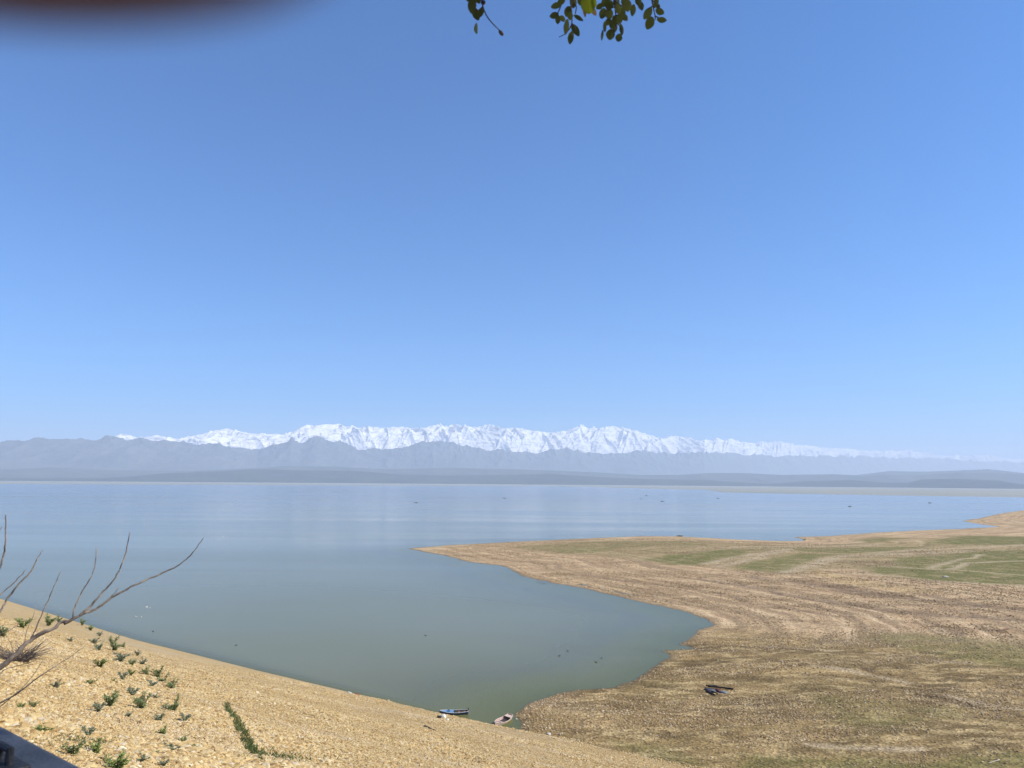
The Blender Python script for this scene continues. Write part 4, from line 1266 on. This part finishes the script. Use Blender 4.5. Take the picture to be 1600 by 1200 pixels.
# ------------------------------------------------------------------ things lying about the shore
def build_litter():
    random.seed(77)
    blackw = worn('charred_wood', (0.030, 0.020, 0.016), 0.85, 3, 0.4)
    tarp = worn('grey_blue_tarp', (0.085, 0.078, 0.082), 0.6, 3, 0.45)
    red = worn('crimson_cloth', (0.13, 0.045, 0.045), 0.85, 4, 0.4)
    grey = worn('grey_sheet', (0.20, 0.19, 0.18), 0.8, 4, 0.3)
    sackm = worn('white_sack', (0.68, 0.66, 0.55), 0.8, 4, 0.3)
    redb = worn('red_plastic', (0.42, 0.05, 0.03), 0.6, 5, 0.3)
    logm = worn('weathered_log', (0.20, 0.115, 0.065), 0.9, 4, 0.45)
    rockm = worn('pale_rock', (0.55, 0.50, 0.42), 0.95, 3, 0.3, 0.4)
    G = 'timbers of the broken boat heap'
    def pole(name, a, b, r, mat, lab, cat, lift=(0.12, 0.12), group=None, seg=9, square=False):
        A = on_ground(*a, 20, 900); B = on_ground(*b, 20, 900)
        A.z += lift[0]; B.z += lift[1]
        bm = bmesh.new()
        mid = A
        n = 8
        pts = [(B - A) * (i / n) + Vector((random.uniform(-1, 1), random.uniform(-1, 1), random.uniform(-1, 1))) * r * 0.15 for i in range(n + 1)]
        tube(bm, pts, [(r * random.uniform(0.88, 1.08), r * (0.55 if square else 1) * random.uniform(0.9, 1.08)) for _ in pts], 4 if square else seg)
        o = done(name, bm, mat, None, not square)
        o.location = mid
        tag(o, lab, cat, group)
        return o
    pole('timber', (1106, 1074.5), (1146, 1077.5), 0.17, blackw, 'long black timber reaching out to the right of the heap', 'timber', (0.3, 0.16), G)
    pole('timber', (1104, 1081), (1117, 1087), 0.15, blackw, 'black timber slanting forward at the near left of the heap', 'timber', (0.16, 0.14), G)
    pole('timber', (1102, 1077), (1122, 1086), 0.11, blackw, 'dark pole along the near edge of the tarpaulin', 'timber', (0.3, 0.2), G)
    pole('timber', (1103, 1073.5), (1120, 1073.5), 0.12, blackw, 'short black timber along the back of the heap', 'timber', (0.3, 0.25), G)
    def cloth(name, px, py, size, mat, seed, lab, cat, rz=0.0, group=None, rough=0.4):
        q = on_ground(px, py, 20, 900)
        o = lump(name, mat, size, seed, True, rough, 2.2)
        o.location = q + Vector((0, 0, size[2] * 0.15)); o.rotation_euler = (0, 0, rz)
        tag(o, lab, cat, group)
        return o
    cloth('tarpaulin', 1109, 1080, (2.0, 2.6, 0.75), tarp, 3, 'blue grey crumpled tarpaulin at the left of the heap', 'tarpaulin', 0.3)
    cloth('cloth_bundle', 1121.5, 1080, (1.15, 1.5, 0.70), red, 5, 'dark red cloth bundle in the middle of the heap', 'cloth', 0.2)
    cloth('crumpled_sheet', 1131, 1082, (1.7, 1.7, 0.35), grey, 8, 'grey crumpled sheet under the long black timber', 'sheet', 0.1)
    pole('log', (1558, 986.5), (1576, 983), 0.20, logm, 'brown weathered log on the shingle at the right edge', 'log', (0.12, 0.12))
    pole('plank', (664, 1135), (680, 1143), 0.11, blackw, 'thin dark plank lying on the gravel below the blue boat', 'plank', (0.07, 0.07), None, 4, True)
    pole('branch', (1544, 1193), (1562, 1187.5), 0.05, rockm, 'pale driftwood stick at the lower right of the flats', 'stick', (0.05, 0.05))
    s = cloth('sack', 692.5, 1122, (0.95, 0.9, 0.85), sackm, 12, 'white bulging sack on the gravel beside the blue boat', 'sack', 0.4, None, 0.3)
    cloth('bundle', 686, 1122, (0.75, 0.55, 0.55), blackw, 14, 'black bundle left of the white sack', 'bundle', 0.1)
    cloth('bag', 699, 1125.5, (0.5, 0.4, 0.35), sackm, 15, 'small pale bag right of the white sack', 'bag', 0.1)
    cloth('plastic_sheet', 546, 1083.5, (1.0, 0.5, 0.40), sackm, 17, 'white crumpled plastic on the gravel near the water', 'plastic', -0.6)
    cloth('plastic_sheet', 558, 1085.5, (1.3, 0.35, 0.25), redb, 18, 'red plastic strip on the gravel next to white plastic', 'plastic', -0.6)
    cloth('rock', 857, 1148, (0.75, 0.6, 0.5), rockm, 19, 'pale rock on the brown mud right of the cream boat', 'rock', 0.2, None, 0.25)
    cloth('rock', 1477, 901.5, (3.4, 1.2, 0.7), rockm, 23, 'pale rock on the grass patch at the right', 'rock', 0.1, None, 0.3)
    cloth('rock', 807, 1124, (0.4, 0.35, 0.3), rockm, 25, 'small pale stone at the water edge beside the cream boat', 'rock', 0.1, None, 0.25)
    cloth('rock', 67, 1108.5, (0.14, 0.11, 0.10), rockm, 27, 'white stone on the gravel slope, larger of two', 'rock', 0.1, None, 0.25)
    cloth('rock', 76, 1120, (0.11, 0.10, 0.08), rockm, 29, 'white stone on the gravel slope, smaller of two', 'rock', 0.7, None, 0.25)
build_litter()

# ------------------------------------------------------------------ hand: a finger strays in front of the lens
def build_hand():
    t = NT('skin')
    n = t.noise(260, 4, 0.6, t.objco())
    skin = t.done(t.mix(t.rng(n, 0.3, 0.7), (0.160, 0.096, 0.120), (0.200, 0.115, 0.135)), 0.55, t.bump(t.noise(1500, 3, 0.6, t.objco()), 0.3, 0.0004), 0.35)  # dark purplish: the finger's shade is put into the base colour
    t.bsdf.inputs['Subsurface Weight'].default_value = 0.1
    t.bsdf.inputs['Subsurface Radius'].default_value = (0.004, 0.0015, 0.001)
    M = cam.matrix_world.to_3x3()
    def C(x, y, f):                      # right, up, forward of the lens in mm
        return M @ Vector((x, y, -f)) * 0.001
    chains = []
    wrist = C(-128, -52, -60)
    palm = [(wrist, 24), (C(-116, -28, -48), 29), (C(-104, -4, -36), 30)]
    bm = bmesh.new()
    layer = bm.verts.layers.skin.verify()
    def add(p, r, prev=None):
        v = bm.verts.new(p); v[layer].radius = (r * 0.001, r * 0.001)
        if prev: bm.edges.new((prev, v))
        return v
    v0 = add(C(-150, -120, -110), 27); v0[layer].use_root = True
    v1 = add(C(-138, -84, -84), 24, v0)
    v2 = add(C(-122, -50, -58), 23, v1)
    p1 = add(C(-112, -22, -40), 25, v2)
    idx = add(C(-94, 14, -26), 12.0, p1)
    a = add(C(-72, 30, -4), 10, idx); a = add(C(-46, 28.1, 20), 9.4, a); a = add(C(-27, 23.9, 32), 8.8, a); a = add(C(-15, 23.2, 32), 8.4, a); add(C(-5.0, 24.6, 32), 6.8, a)
    mid = add(C(-102, 4, -18), 10.0, p1)
    a = add(C(-92, 14, 6), 9.2, mid); a = add(C(-84, 2, 14), 8.4, a); add(C(-80, -10, 10), 7.4, a)
    rg = add(C(-106, -12, -14), 9.6, p1)
    a = add(C(-98, -8, 8), 8.8, rg); a = add(C(-88, -20, 13), 8.0, a); add(C(-84, -30, 8), 7.0, a)
    lt = add(C(-110, -28, -18), 8.6, p1)
    a = add(C(-103, -30, 2), 7.8, lt); a = add(C(-93, -38, 8), 7.0, a); add(C(-88, -46, 4), 6.2, a)
    th = add(C(-104, -44, -52), 12.5, v2)
    a = add(C(-86, -36, -44), 10.5, th); a = add(C(-68, -24, -32), 9.4, a); add(C(-56, -16, -24), 7.8, a)
    m = bpy.data.meshes.new('hand')
    bm.to_mesh(m); bm.free()
    o = link('hand', m, skin)
    o.location = cam.location
    sk = o.modifiers.new('skin', 'SKIN'); sk.use_smooth_shade = True
    ss = o.modifiers.new('sub', 'SUBSURF'); ss.levels = 2; ss.render_levels = 2
    tag(o, 'hand with a dark blurred finger straying over the top left of the view', 'hand')
    nb = bmesh.new()
    nail = worn('finger_nail', (0.22, 0.12, 0.10), 0.35, 300, 0.2)
    pts = [C(-16, 26.3, 38.0), C(-10, 27.3, 38.3), C(-4, 28.4, 37.2)]
    tube(nb, pts, [(0.0042, 0.0006), (0.0050, 0.0008), (0.0040, 0.0006)], 10)
    done('nail', nb, nail, o)
build_hand()
